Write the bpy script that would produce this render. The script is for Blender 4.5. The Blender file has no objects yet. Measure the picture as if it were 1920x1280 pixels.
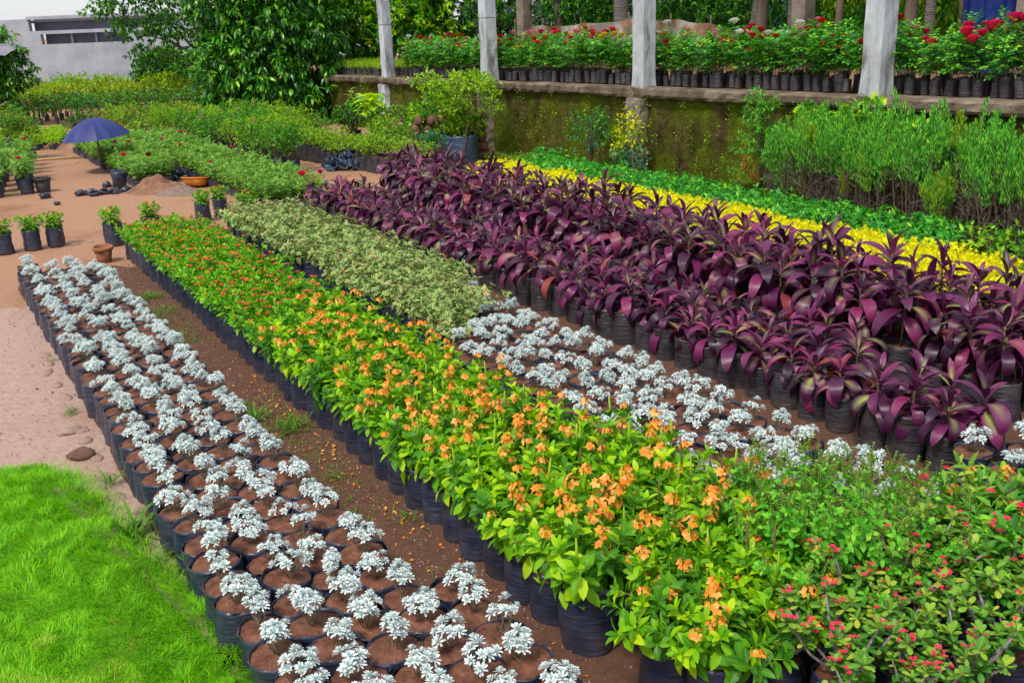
import bpy, math, random
import numpy as np
from mathutils import Matrix, Vector
random.seed(7); rng = np.random.default_rng(7)
PI = math.pi
scene = bpy.context.scene
COL = scene.collection

# ------------------------------------------------------------------ camera
CAMZ = 2.6
p, r = math.radians(18.2), math.radians(2.3)
Fv = Vector((0, math.cos(p), -math.sin(p))); R0 = Vector((1, 0, 0)); U0 = Vector((0, math.sin(p), math.cos(p)))
Rv = R0*math.cos(r) - U0*math.sin(r); Uv = U0*math.cos(r) + R0*math.sin(r)
cam = bpy.data.cameras.new('camera'); camo = bpy.data.objects.new('camera', cam); COL.objects.link(camo)
cam.lens = 35.0; cam.sensor_width = 36; cam.clip_end = 600; cam.clip_start = 0.05
camo.matrix_world = Matrix(((Rv.x, Uv.x, -Fv.x, 0), (Rv.y, Uv.y, -Fv.y, 0), (Rv.z, Uv.z, -Fv.z, CAMZ), (0, 0, 0, 1)))
scene.camera = camo

# ------------------------------------------------------------------ light
SUN_EL, SUN_AZ = math.radians(58), math.radians(215)     # azimuth clockwise from +Y
w = bpy.data.worlds.new("World"); scene.world = w; w.use_nodes = True
nt = w.node_tree; nt.nodes.clear()
sky = nt.nodes.new('ShaderNodeTexSky'); sky.sky_type = 'NISHITA'; sky.sun_disc = False
sky.sun_elevation = SUN_EL; sky.sun_rotation = SUN_AZ; sky.dust_density = 2.0; sky.air_density = 1.0; sky.ozone_density = 1.0
bg = nt.nodes.new('ShaderNodeBackground'); bg.inputs[1].default_value = 0.15
out = nt.nodes.new('ShaderNodeOutputWorld')
tcw = nt.nodes.new('ShaderNodeTexCoord'); cn = nt.nodes.new('ShaderNodeTexNoise'); cn.inputs['Scale'].default_value = 2.2; cn.inputs['Detail'].default_value = 7
nt.links.new(tcw.outputs['Generated'], cn.inputs['Vector'])
cr_ = nt.nodes.new('ShaderNodeValToRGB'); cr_.color_ramp.elements[0].position = .3; cr_.color_ramp.elements[0].color = (.80, .84, .93, 1); cr_.color_ramp.elements[1].position = .65; cr_.color_ramp.elements[1].color = (1, 1, 1, 1)
nt.links.new(cn.outputs[0], cr_.inputs[0])
cs_ = nt.nodes.new('ShaderNodeVectorMath'); cs_.operation = 'SCALE'; cs_.inputs['Scale'].default_value = 2.7; nt.links.new(cr_.outputs[0], cs_.inputs[0])
mw = nt.nodes.new('ShaderNodeMix'); mw.data_type = 'RGBA'; mw.inputs[0].default_value = .8     # a bright overcast deck over the clear sky
nt.links.new(sky.outputs[0], mw.inputs[6]); nt.links.new(cs_.outputs[0], mw.inputs[7]); nt.links.new(mw.outputs[2], bg.inputs[0]); nt.links.new(bg.outputs[0], out.inputs[0])
sl = bpy.data.lights.new('sun', 'SUN'); sl.energy = 1.5; sl.angle = math.radians(11); sl.color = (1, 0.95, 0.86)
so = bpy.data.objects.new('sun', sl); COL.objects.link(so)
sd = Vector((math.sin(SUN_AZ)*math.cos(SUN_EL), math.cos(SUN_AZ)*math.cos(SUN_EL), math.sin(SUN_EL)))
so.rotation_euler = sd.to_track_quat('Z', 'Y').to_euler()
scene.view_settings.view_transform = 'Standard'; scene.view_settings.look = 'None'
scene.view_settings.exposure = 1.2; scene.view_settings.gamma = 1
scene.render.engine = 'CYCLES'
scene.cycles.max_bounces = 6; scene.cycles.diffuse_bounces = 3; scene.cycles.transmission_bounces = 3
scene.cycles.glossy_bounces = 2; scene.cycles.transparent_max_bounces = 4

# ------------------------------------------------------------------ bed coordinates: s runs along the beds towards us, t across to the right
def P(s, t, z=0.0): return Vector((.51*s + .86*t, -.86*s + .51*t, z))
BEDROT = math.atan2(-.86, .51)

# ------------------------------------------------------------------ noise
_tab = rng.random((64, 64))
def vnoise(x, y, sc=1.0, seed=0):
    x = np.asarray(x, float)*sc + seed*7.31; y = np.asarray(y, float)*sc + seed*3.77
    xi = np.floor(x).astype(int); yi = np.floor(y).astype(int); fx = x-xi; fy = y-yi
    fx = fx*fx*(3-2*fx); fy = fy*fy*(3-2*fy)
    a = _tab[xi % 64, yi % 64]; b = _tab[(xi+1) % 64, yi % 64]; c = _tab[xi % 64, (yi+1) % 64]; d = _tab[(xi+1) % 64, (yi+1) % 64]
    return (a*(1-fx)+b*fx)*(1-fy) + (c*(1-fx)+d*fx)*fy
def fbm(x, y, sc=1.0, o=4, seed=0):
    r_ = 0; a = .5
    for i in range(o): r_ = r_ + a*vnoise(x, y, sc*2**i, seed+i); a *= .5
    return r_
def ground_z(x, y):
    return (fbm(x, y, 1.3, 4, 1)-.47)*.035

# ------------------------------------------------------------------ materials
def new_mat(name):
    m = bpy.data.materials.new(name); m.use_nodes = True
    m.node_tree.nodes.clear(); return m, m.node_tree.nodes, m.node_tree.links
def N(ns, t, **k):
    n = ns.new(t)
    for a, v in k.items(): setattr(n, a, v)
    return n
def c4(c): return (c[0], c[1], c[2], 1)
def ramp(ns, stops):
    n = ns.new('ShaderNodeValToRGB'); cr = n.color_ramp
    while len(cr.elements) < len(stops): cr.elements.new(.5)
    for e, (q, c) in zip(cr.elements, stops): e.position = q; e.color = c4(c)
    return n
def finish(ns, ls, sh):
    o = ns.new('ShaderNodeOutputMaterial'); ls.new(sh, o.inputs[0])

def leaf_mat(name, stops, rough=.5, trans=.3, rib=None, edge=None, spec=.2, young=None):
    """per leaf colour from a ramp; rib / edge are real leaf markings drawn along the leaf's own uv"""
    m, ns, ls = new_mat(name)
    geo = N(ns, 'ShaderNodeNewGeometry'); oi = N(ns, 'ShaderNodeObjectInfo')
    ad = N(ns, 'ShaderNodeMath', operation='ADD'); fr = N(ns, 'ShaderNodeMath', operation='FRACT')
    ls.new(geo.outputs['Random Per Island'], ad.inputs[0]); ls.new(oi.outputs['Random'], ad.inputs[1]); ls.new(ad.outputs[0], fr.inputs[0])
    rp = ramp(ns, stops); ls.new(fr.outputs[0], rp.inputs[0]); col = rp.outputs[0]
    uv = N(ns, 'ShaderNodeUVMap'); sx = N(ns, 'ShaderNodeSeparateXYZ'); ls.new(uv.outputs[0], sx.inputs[0])
    a1 = N(ns, 'ShaderNodeMath', operation='SUBTRACT'); a1.inputs[1].default_value = .5; ls.new(sx.outputs[0], a1.inputs[0])
    a2 = N(ns, 'ShaderNodeMath', operation='ABSOLUTE'); ls.new(a1.outputs[0], a2.inputs[0])
    def mixc(col, fac, c, amt=1.0):
        mx = N(ns, 'ShaderNodeMix', data_type='RGBA'); 
        f = N(ns, 'ShaderNodeMath', operation='MULTIPLY'); ls.new(fac, f.inputs[0]); f.inputs[1].default_value = amt
        ls.new(f.outputs[0], mx.inputs[0]); ls.new(col, mx.inputs[6]); mx.inputs[7].default_value = c4(c); return mx.outputs[2]
    if rib:
        g = N(ns, 'ShaderNodeMapRange'); g.inputs[1].default_value = .09; g.inputs[2].default_value = .0; ls.new(a2.outputs[0], g.inputs[0])
        col = mixc(col, g.outputs[0], rib, .6)
    if edge:
        g = N(ns, 'ShaderNodeMapRange'); g.inputs[1].default_value = .2; g.inputs[2].default_value = .36
        nz = N(ns, 'ShaderNodeTexNoise'); nz.inputs['Scale'].default_value = 60; tc = N(ns, 'ShaderNodeTexCoord'); ls.new(tc.outputs['Object'], nz.inputs['Vector'])
        sm = N(ns, 'ShaderNodeMath', operation='MULTIPLY_ADD'); ls.new(nz.outputs[0], sm.inputs[0]); sm.inputs[1].default_value = .45; ls.new(a2.outputs[0], sm.inputs[2])
        sb = N(ns, 'ShaderNodeMath', operation='SUBTRACT'); ls.new(sm.outputs[0], sb.inputs[0]); sb.inputs[1].default_value = .17
        ls.new(sb.outputs[0], g.inputs[0]); col = mixc(col, g.outputs[0], edge, .62)
    bs = N(ns, 'ShaderNodeBsdfPrincipled'); bs.inputs['Roughness'].default_value = rough; bs.inputs['Specular IOR Level'].default_value = spec
    ls.new(col, bs.inputs['Base Color'])
    if trans:
        tr = N(ns, 'ShaderNodeBsdfTranslucent'); hs = N(ns, 'ShaderNodeHueSaturation'); hs.inputs['Value'].default_value = 1.3; hs.inputs['Saturation'].default_value = 1.1
        ls.new(col, hs.inputs['Color']); ls.new(hs.outputs[0], tr.inputs[0])
        ms = N(ns, 'ShaderNodeMixShader'); ms.inputs[0].default_value = trans; ls.new(bs.outputs[0], ms.inputs[1]); ls.new(tr.outputs[0], ms.inputs[2]); sh = ms.outputs[0]
    else: sh = bs.outputs[0]
    finish(ns, ls, sh); return m

def plain(name, stops, scale=5, rough=.8, bump=.3, bscale=40, detail=8, spec=.3, coord='Object', perobj=0.0, bdist=.01, stretch=None):
    m, ns, ls = new_mat(name)
    tc = N(ns, 'ShaderNodeTexCoord'); v = tc.outputs[coord]
    if stretch:
        mp = N(ns, 'ShaderNodeMapping'); mp.inputs['Scale'].default_value = stretch; ls.new(v, mp.inputs[0]); v = mp.outputs[0]
    if perobj:
        oi = N(ns, 'ShaderNodeObjectInfo'); va = N(ns, 'ShaderNodeVectorMath', operation='ADD'); sc = N(ns, 'ShaderNodeMath', operation='MULTIPLY')
        ls.new(oi.outputs['Random'], sc.inputs[0]); sc.inputs[1].default_value = 50*perobj; ls.new(v, va.inputs[0]); ls.new(sc.outputs[0], va.inputs[1]); v = va.outputs[0]
    nz = N(ns, 'ShaderNodeTexNoise'); nz.inputs['Scale'].default_value = scale; nz.inputs['Detail'].default_value = detail; nz.inputs['Roughness'].default_value = .65; ls.new(v, nz.inputs['Vector'])
    rp = ramp(ns, stops); ls.new(nz.outputs[0], rp.inputs[0])
    bs = N(ns, 'ShaderNodeBsdfPrincipled'); bs.inputs['Roughness'].default_value = rough; bs.inputs['Specular IOR Level'].default_value = spec
    ls.new(rp.outputs[0], bs.inputs['Base Color'])
    n2 = N(ns, 'ShaderNodeTexNoise'); n2.inputs['Scale'].default_value = bscale; n2.inputs['Detail'].default_value = 6; ls.new(v, n2.inputs['Vector'])
    bp = N(ns, 'ShaderNodeBump'); bp.inputs['Strength'].default_value = bump; bp.inputs['Distance'].default_value = bdist; ls.new(n2.outputs[0], bp.inputs['Height']); ls.new(bp.outputs[0], bs.inputs['Normal'])
    finish(ns, ls, bs.outputs[0]); return m

def bag_mat(name, c1, c2, dust, rough=.32):
    m, ns, ls = new_mat(name)
    tc = N(ns, 'ShaderNodeTexCoord'); oi = N(ns, 'ShaderNodeObjectInfo')
    va = N(ns, 'ShaderNodeVectorMath', operation='ADD'); sc = N(ns, 'ShaderNodeMath', operation='MULTIPLY'); sc.inputs[1].default_value = 37
    ls.new(oi.outputs['Random'], sc.inputs[0]); ls.new(tc.outputs['Object'], va.inputs[0]); ls.new(sc.outputs[0], va.inputs[1])
    mp = N(ns, 'ShaderNodeMapping'); mp.inputs['Scale'].default_value = (9, 9, 55); ls.new(va.outputs[0], mp.inputs[0])
    nz = N(ns, 'ShaderNodeTexNoise'); nz.inputs['Scale'].default_value = 1.0; nz.inputs['Detail'].default_value = 4; ls.new(mp.outputs[0], nz.inputs['Vector'])
    n3 = N(ns, 'ShaderNodeTexNoise'); n3.inputs['Scale'].default_value = 14; n3.inputs['Detail'].default_value = 7; ls.new(va.outputs[0], n3.inputs['Vector'])
    rp = ramp(ns, [(.3, c1), (.7, c2)]); ls.new(n3.outputs[0], rp.inputs[0])
    sx = N(ns, 'ShaderNodeSeparateXYZ'); ls.new(tc.outputs['Object'], sx.inputs[0])
    mr = N(ns, 'ShaderNodeMapRange'); mr.inputs[1].default_value = .12; mr.inputs[2].default_value = -.02; ls.new(sx.outputs[2], mr.inputs[0])
    mu = N(ns, 'ShaderNodeMath', operation='MULTIPLY_ADD'); ls.new(n3.outputs[0], mu.inputs[0]); mu.inputs[1].default_value = 1.2; mu.inputs[2].default_value = -.42
    m2 = N(ns, 'ShaderNodeMath', operation='MULTIPLY_ADD', use_clamp=True); ls.new(mr.outputs[0], m2.inputs[0]); m2.inputs[1].default_value = .45; ls.new(mu.outputs[0], m2.inputs[2])
    m3 = N(ns, 'ShaderNodeMath', operation='MULTIPLY'); ls.new(m2.outputs[0], m3.inputs[0]); m3.inputs[1].default_value = .55
    mx = N(ns, 'ShaderNodeMix', data_type='RGBA'); ls.new(m3.outputs[0], mx.inputs[0]); ls.new(rp.outputs[0], mx.inputs[6]); mx.inputs[7].default_value = c4(dust)
    bs = N(ns, 'ShaderNodeBsdfPrincipled'); ls.new(mx.outputs[2], bs.inputs['Base Color']); bs.inputs['Roughness'].default_value = rough
    bp = N(ns, 'ShaderNodeBump'); bp.inputs['Strength'].default_value = 1; bp.inputs['Distance'].default_value = .009; ls.new(nz.outputs[0], bp.inputs['Height']); ls.new(bp.outputs[0], bs.inputs['Normal'])
    finish(ns, ls, bs.outputs[0]); return m

M = {}
M['bag'] = bag_mat('black_polythene', (.010, .018, .044), (.024, .038, .075), (.11, .075, .06))
M['bag_dusty'] = bag_mat('dusty_polythene', (.016, .018, .026), (.03, .031, .04), (.14, .10, .08), .42)
M['bag_blue'] = bag_mat('blue_black_polythene', (.018, .045, .10), (.045, .09, .16), (.09, .08, .08))
M['soil'] = plain('potting_soil', [(.28, (.045, .018, .010)), (.5, (.15, .058, .034)), (.62, (.20, .085, .052)), (.75, (.32, .15, .10))], 16, .95, 1, 50, perobj=1, bdist=.022)
M['silver'] = leaf_mat('silver_leaf', [(0, (.40, .50, .50)), (.35, (.60, .70, .69)), (1, (.80, .86, .83))], .6, .12, spec=.2)
M['silver_stem'] = plain('silver_stem', [(.3, (.12, .085, .05)), (.7, (.33, .24, .15))], 30, .9)
M['cross'] = leaf_mat('crossandra_leaf', [(0, (.05, .22, .003)), (.35, (.14, .40, .004)), (.7, (.29, .56, .005)), (1, (.52, .70, .01))], .42, .38, rib=(.3, .5, .06))
M['cross_dark'] = leaf_mat('crossandra_old_leaf', [(0, (.025, .12, .006)), (.6, (.06, .24, .008)), (1, (.14, .36, .01))], .4, .3, rib=(.2, .4, .05))
M['orange'] = leaf_mat('orange_petal', [(0, (.78, .20, .015)), (.5, (.86, .36, .05)), (1, (.92, .50, .16))], .6, .3, spec=.1)
M['spike'] = leaf_mat('flower_spike', [(0, (.22, .40, .02)), (1, (.40, .55, .05))], .6, .2)
M['spike_dry'] = plain('dry_spike', [(.3, (.10, .045, .02)), (.7, (.25, .14, .06))], 30, .9)
M['redleaf'] = leaf_mat('euphorbia_leaf', [(0, (.03, .18, .006)), (.4, (.09, .35, .008)), (.8, (.20, .50, .010)), (1, (.40, .60, .02))], .4, .35, rib=(.2, .42, .05))
M['redflower'] = leaf_mat('coral_petal', [(0, (.65, .03, .03)), (.5, (.85, .08, .06)), (1, (.95, .17, .12))], .55, .25)
M['varieg'] = leaf_mat('variegated_leaf', [(0, (.025, .12, .015)), (.5, (.08, .24, .03)), (.85, (.17, .36, .045)), (.93, (.32, .32, .06)), (1, (.38, .13, .05))], .42, .2, edge=(.66, .62, .28))
M['purple'] = None
M['yellow'] = leaf_mat('golden_leaf', [(0, (.62, .58, .01)), (.5, (.84, .80, .015)), (1, (.93, .92, .04))], .5, .45)
M['green'] = leaf_mat('pointed_green_leaf', [(0, (.015, .16, .02)), (.5, (.045, .32, .035)), (.85, (.13, .50, .03)), (1, (.32, .64, .03))], .4, .3, rib=(.12, .4, .08))
M['rose'] = leaf_mat('rose_leaf', [(0, (.02, .12, .02)), (.45, (.05, .30, .04)), (.8, (.15, .46, .03)), (1, (.36, .60, .03))], .4, .28)
M['rose_teal'] = leaf_mat('young_rose_leaf', [(0, (.06, .20, .03)), (.5, (.15, .38, .05)), (1, (.36, .52, .07))], .5, .28)
M['rose_stem'] = plain('rose_stem', [(.3, (.06, .09, .02)), (.7, (.20, .18, .08))], 20, .8)
M['twig'] = plain('brown_twig', [(.3, (.05, .03, .02)), (.7, (.20, .14, .09))], 20, .9)
M['twig_grey'] = plain('grey_twig', [(.3, (.14, .11, .11)), (.7, (.32, .27, .28))], 40, .9)
M['bark'] = plain('bark', [(.3, (.05, .035, .025)), (.7, (.19, .145, .11))], 6, .95, .8, 20, stretch=(1, 1, .3), bdist=.03)
for k, c in dict(petal_magenta=(.72, .01, .12), petal_red=(.60, .006, .012), petal_pink=(.85, .25, .38), petal_white=(.85, .80, .75), petal_yellow=(.85, .55, .03), petal_crimson=(.25, .003, .015), petal_orange=(.8, .16, .02), petal_hotpink=(.85, .03, .10)).items():
    M[k] = leaf_mat(k, [(0, tuple(q*.75 for q in c)), (1, c)], .5, .2)
M['conifer'] = leaf_mat('cypress_spray', [(0, (.02, .15, .02)), (.4, (.07, .36, .04)), (.75, (.18, .55, .05)), (1, (.40, .70, .05))], .6, .2)
M['conifer_lime'] = leaf_mat('lime_cypress_spray', [(0, (.12, .28, .02)), (1, (.34, .45, .03))], .6, .2)
M['conifer_brown'] = leaf_mat('brown_cypress_spray', [(0, (.25, .10, .02)), (1, (.36, .2, .05))], .7, .1)
M['lime'] = leaf_mat('lime_leaf', [(0, (.14, .34, .008)), (.6, (.30, .55, .012)), (1, (.50, .68, .03))], .45, .35)
M['mid'] = leaf_mat('mid_green_leaf', [(0, (.025, .14, .012)), (.6, (.07, .28, .02)), (1, (.18, .42, .03))], .45, .3)
M['olive'] = leaf_mat('olive_leaf', [(0, (.07, .18, .02)), (.6, (.18, .34, .03)), (1, (.38, .48, .06))], .5, .3)
M['bronze'] = leaf_mat('bronze_leaf', [(0, (.18, .28, .015)), (.5, (.36, .30, .02)), (1, (.55, .20, .04))], .5, .3)
M['dark'] = leaf_mat('dark_glossy_leaf', [(0, (.006, .05, .008)), (.6, (.02, .11, .012)), (.9, (.06, .22, .015)), (1, (.13, .33, .02))], .33, .22, spec=.5)
M['mango'] = leaf_mat('mango_leaf', [(0, (.014, .10, .008)), (.5, (.045, .25, .012)), (.8, (.13, .45, .02)), (1, (.34, .62, .03))], .33, .28, rib=(.12, .34, .05), spec=.5)
M['teal'] = leaf_mat('blue_green_leaf', [(0, (.03, .15, .06)), (.6, (.06, .26, .12)), (1, (.14, .38, .2))], .5, .25)
M['basil'] = leaf_mat('basil_leaf', [(0, (.05, .28, .015)), (.6, (.14, .50, .03)), (1, (.32, .66, .05))], .5, .35)
M['banana'] = leaf_mat('banana_leaf', [(0, (.05, .22, .05)), (1, (.10, .34, .08))], .35, .35, rib=(.3, .5, .2))
M['charteuse'] = leaf_mat('chartreuse_leaf', [(0, (.35, .55, .01)), (1, (.55, .72, .02))], .45, .35)
M['milii'] = leaf_mat('thorn_bush_leaf', [(0, (.04, .16, .02)), (.5, (.12, .32, .03)), (.85, (.28, .46, .04)), (1, (.50, .50, .06))], .42, .3, rib=(.4, .5, .12))
M['lawn'] = leaf_mat('lawn_blade', [(0, (.045, .24, .003)), (.3, (.12, .44, .005)), (.75, (.25, .62, .008)), (1, (.46, .74, .02))], .5, .35)
M['lawn_dry'] = leaf_mat('yellowed_lawn_blade', [(0, (.20, .36, .01)), (.6, (.40, .52, .03)), (1, (.55, .55, .12))], .5, .3)
M['weed'] = leaf_mat('weed_blade', [(0, (.05, .18, .01)), (1, (.16, .34, .03))], .5, .3)
M['lawn_base'] = plain('lawn_base', [(.3, (.05, .15, .004)), (.7, (.10, .27, .008))], 12, .9)

def purple_mat():
    m, ns, ls = new_mat('cordyline_leaf')
    geo = N(ns, 'ShaderNodeNewGeometry'); oi = N(ns, 'ShaderNodeObjectInfo'); tc = N(ns, 'ShaderNodeUVMap')
    ad = N(ns, 'ShaderNodeMath', operation='ADD'); fr = N(ns, 'ShaderNodeMath', operation='FRACT')
    ls.new(geo.outputs['Random Per Island'], ad.inputs[0]); ls.new(oi.outputs['Random'], ad.inputs[1]); ls.new(ad.outputs[0], fr.inputs[0])
    rp = ramp(ns, [(0, (.022, .004, .020)), (.4, (.078, .009, .052)), (.75, (.160, .018, .095)), (.97, (.25, .025, .10)), (1, (.28, .05, .03))]); ls.new(fr.outputs[0], rp.inputs[0])
    sx = N(ns, 'ShaderNodeSeparateXYZ'); ls.new(tc.outputs[0], sx.inputs[0])
    a1 = N(ns, 'ShaderNodeMath', operation='SUBTRACT'); a1.inputs[1].default_value = .5; ls.new(sx.outputs[0], a1.inputs[0])
    a2 = N(ns, 'ShaderNodeMath', operation='ABSOLUTE'); ls.new(a1.outputs[0], a2.inputs[0])
    # yellow green patch on the inner half of some leaves
    g = N(ns, 'ShaderNodeMapRange'); g.inputs[1].default_value = .40; g.inputs[2].default_value = .05; ls.new(a2.outputs[0], g.inputs[0])
    h = N(ns, 'ShaderNodeMapRange'); h.inputs[1].default_value = .75; h.inputs[2].default_value = .35; ls.new(sx.outputs[1], h.inputs[0])
    mul = N(ns, 'ShaderNodeMath', operation='MULTIPLY'); ls.new(g.outputs[0], mul.inputs[0]); ls.new(h.outputs[0], mul.inputs[1])
    m7 = N(ns, 'ShaderNodeMath', operation='MULTIPLY'); m7.inputs[1].default_value = 7.13; ls.new(fr.outputs[0], m7.inputs[0])
    f7 = N(ns, 'ShaderNodeMath', operation='FRACT'); ls.new(m7.outputs[0], f7.inputs[0])
    sel = N(ns, 'ShaderNodeMapRange'); sel.inputs[1].default_value = .55; sel.inputs[2].default_value = 1.0; ls.new(f7.outputs[0], sel.inputs[0])
    m2 = N(ns, 'ShaderNodeMath', operation='MULTIPLY', use_clamp=True); ls.new(mul.outputs[0], m2.inputs[0]); ls.new(sel.outputs[0], m2.inputs[1])
    mx = N(ns, 'ShaderNodeMix', data_type='RGBA'); ls.new(m2.outputs[0], mx.inputs[0]); ls.new(rp.outputs[0], mx.inputs[6]); mx.inputs[7].default_value = (.36, .42, .09, 1)
    # fine lengthwise veins
    wv = N(ns, 'ShaderNodeMath', operation='MULTIPLY'); wv.inputs[1].default_value = 90; ls.new(sx.outputs[0], wv.inputs[0])
    sn = N(ns, 'ShaderNodeMath', operation='SINE'); ls.new(wv.outputs[0], sn.inputs[0])
    bp = N(ns, 'ShaderNodeBump'); bp.inputs['Strength'].default_value = .25; bp.inputs['Distance'].default_value = .002; ls.new(sn.outputs[0], bp.inputs['Height'])
    bs = N(ns, 'ShaderNodeBsdfPrincipled'); ls.new(mx.outputs[2], bs.inputs['Base Color']); bs.inputs['Roughness'].default_value = .33; bs.inputs['Specular IOR Level'].default_value = .5
    ls.new(bp.outputs[0], bs.inputs['Normal'])
    tr = N(ns, 'ShaderNodeBsdfTranslucent'); hs = N(ns, 'ShaderNodeHueSaturation'); hs.inputs['Value'].default_value = 1.6; ls.new(mx.outputs[2], hs.inputs['Color']); ls.new(hs.outputs[0], tr.inputs[0])
    ms = N(ns, 'ShaderNodeMixShader'); ms.inputs[0].default_value = .18; ls.new(bs.outputs[0], ms.inputs[1]); ls.new(tr.outputs[0], ms.inputs[2])
    finish(ns, ls, ms.outputs[0]); return m
M['purple'] = purple_mat()

# ------------------------------------------------------------------ geometry collector
def nrm(a): return a/np.maximum(np.linalg.norm(a, axis=-1, keepdims=True), 1e-9)
def frames(pos, d, up=None, sc=None, roll=None):
    pos = np.atleast_2d(np.asarray(pos, float)); n = len(pos)
    d = nrm(np.broadcast_to(np.asarray(d, float), (n, 3)).copy())
    up = np.broadcast_to(np.asarray((0, 0, 1) if up is None else up, float), (n, 3)).copy()
    bad = np.abs((d*up).sum(1)) > .995; up[bad] = (0.3, 1, .1)
    x = nrm(np.cross(d, up)); z = np.cross(x, d)
    if roll is not None:
        c, s = np.cos(roll)[:, None], np.sin(roll)[:, None]; x, z = x*c+z*s, z*c-x*s
    sc = np.ones(n) if sc is None else np.broadcast_to(np.asarray(sc, float), (n,))
    m = np.zeros((n, 4, 4)); m[:, :3, 0] = x*sc[:, None]; m[:, :3, 1] = d*sc[:, None]; m[:, :3, 2] = z*sc[:, None]; m[:, :3, 3] = pos; m[:, 3, 3] = 1
    return m
def tpl(V, F, UV=None):
    V = np.array(V, float); L = np.concatenate([np.array(f) for f in F]); S = np.array([len(f) for f in F])
    if UV is None: UV = np.zeros((len(V), 2)) + .5
    UV = np.array(UV, float)
    return dict(V=V, L=L, S=S, UV=UV[L])
class G:
    def __init__(s): s.V = []; s.L = []; s.S = []; s.M = []; s.U = []; s.n = 0; s.mats = []
    def mi(s, m):
        if m not in s.mats: s.mats.append(m)
        return s.mats.index(m)
    def add(s, t, m, mats=None):
        k = s.mi(m)
        if mats is None: mats = np.eye(4)[None]
        mats = np.asarray(mats, float)
        if mats.ndim == 2: mats = mats[None]
        n = len(mats); nv = len(t['V'])
        if n == 0: return s
        V = np.einsum('nij,vj->nvi', mats[:, :3, :3], t['V']) + mats[:, None, :3, 3]
        s.V.append(V.reshape(-1, 3)); s.L.append((t['L'][None]+(np.arange(n)*nv)[:, None]).reshape(-1)+s.n)
        s.S.append(np.tile(t['S'], n)); s.M.append(np.full(n*len(t['S']), k)); s.U.append(np.tile(t['UV'], (n, 1))); s.n += n*nv
        return s
    def mesh(s, name, smooth=True):
        V = np.concatenate(s.V); L = np.concatenate(s.L).astype(np.int32); S = np.concatenate(s.S); Mi = np.concatenate(s.M).astype(np.int32); U = np.concatenate(s.U)
        me = bpy.data.meshes.new(name); me.vertices.add(len(V)); me.vertices.foreach_set('co', V.astype(np.float32).ravel())
        me.loops.add(len(L)); me.loops.foreach_set('vertex_index', L)
        me.polygons.add(len(S)); st = np.concatenate([[0], np.cumsum(S)[:-1]]).astype(np.int32); me.polygons.foreach_set('loop_start', st)
        me.polygons.foreach_set('material_index', Mi); me.polygons.foreach_set('use_smooth', np.full(len(S), smooth))
        me.uv_layers.new(name='UVMap').data.foreach_set('uv', U.astype(np.float32).ravel())
        for m in s.mats: me.materials.append(M[m])
        me.update(calc_edges=True); return me

# templates -----------------------------------------------------------------
def leaf(L=1., W=.3, rows=((.12, .45), (.4, 1), (.75, .7)), fold=.25, droop=.25, wave=0.):
    """pointed leaf along +Y with a folded midrib; rows are (position, relative width)"""
    V = [(0, 0, 0)]; UV = [(.5, 0)]
    for i, (y, ww) in enumerate(rows):
        h = W*.5*ww; z = -droop*L*y*y; wz = wave*W*(1 if i % 2 else -1)
        V += [(-h, y*L, z+fold*h+wz), (0, y*L, z), (h, y*L, z+fold*h-wz)]; UV += [(0, y), (.5, y), (1, y)]
    V.append((0, L*(1-.15*droop), -droop*L)); UV.append((.5, 1)); e = len(V)-1
    F = [(0, 2, 1), (0, 3, 2)]
    for i in range(len(rows)-1):
        a = 1+3*i; F += [(a, a+1, a+4, a+3), (a+1, a+2, a+5, a+4)]
    a = 1+3*(len(rows)-1); F += [(a, a+1, e), (a+1, a+2, e)]
    return tpl(V, F, UV)
def leaf2(L=1., W=.3, fold=.3, droop=.15):
    return tpl([(0, 0, 0), (-W/2, L*.45, fold*W/2-droop*L*.2), (0, L, -droop*L), (W/2, L*.45, fold*W/2-droop*L*.2)], [(0, 2, 1), (0, 3, 2)], [(.5, 0), (0, .45), (.5, 1), (1, .45)])
def tube(pts, rad, sides=5, cap=True):
    pts = np.array(pts, float); n = len(pts); rad = np.broadcast_to(np.asarray(rad, float), (n,))
    d = nrm(np.gradient(pts, axis=0)); V = []; ref = np.array((.12, .33, .93)) if abs(d[0][2]) < .9 else np.array((1, .1, 0.))
    for i in range(n):
        x = nrm(np.cross(d[i], ref)); y = np.cross(d[i], x)
        for k in range(sides):
            a = 2*PI*k/sides; V.append(pts[i]+rad[i]*(math.cos(a)*x+math.sin(a)*y))
    F = [(i*sides+k, i*sides+(k+1) % sides, (i+1)*sides+(k+1) % sides, (i+1)*sides+k) for i in range(n-1) for k in range(sides)]
    if cap: F += [tuple(range(sides))[::-1], tuple((n-1)*sides+k for k in range(sides))]
    return tpl(V, F)
def lathe(prof, seg=16, jit=0., cap0=True, cap1=False, seed=0, el=0.):
    V = []; rg = np.random.default_rng(seed)
    ph = rg.random(6)*6.28
    for i, (rr, z) in enumerate(prof):
        for k in range(seg):
            a = 2*PI*k/seg
            q = rr*(1+jit*(math.sin(2*a+ph[0]+z*9)+.6*math.sin(3*a+ph[1]-z*14)+.35*math.sin(5*a+ph[2]+z*30)) + jit*.35*rg.standard_normal())
            V.append((q*math.cos(a)*(1+el), q*math.sin(a)*(1-el), z+jit*.02*math.sin(3*a+ph[3])))
    F = [(i*seg+k, i*seg+(k+1) % seg, (i+1)*seg+(k+1) % seg, (i+1)*seg+k) for i in range(len(prof)-1) for k in range(seg)]
    if cap0: F.append(tuple(range(seg))[::-1])
    if cap1: F.append(tuple((len(prof)-1)*seg+k for k in range(seg)))
    return tpl(V, F)
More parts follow.
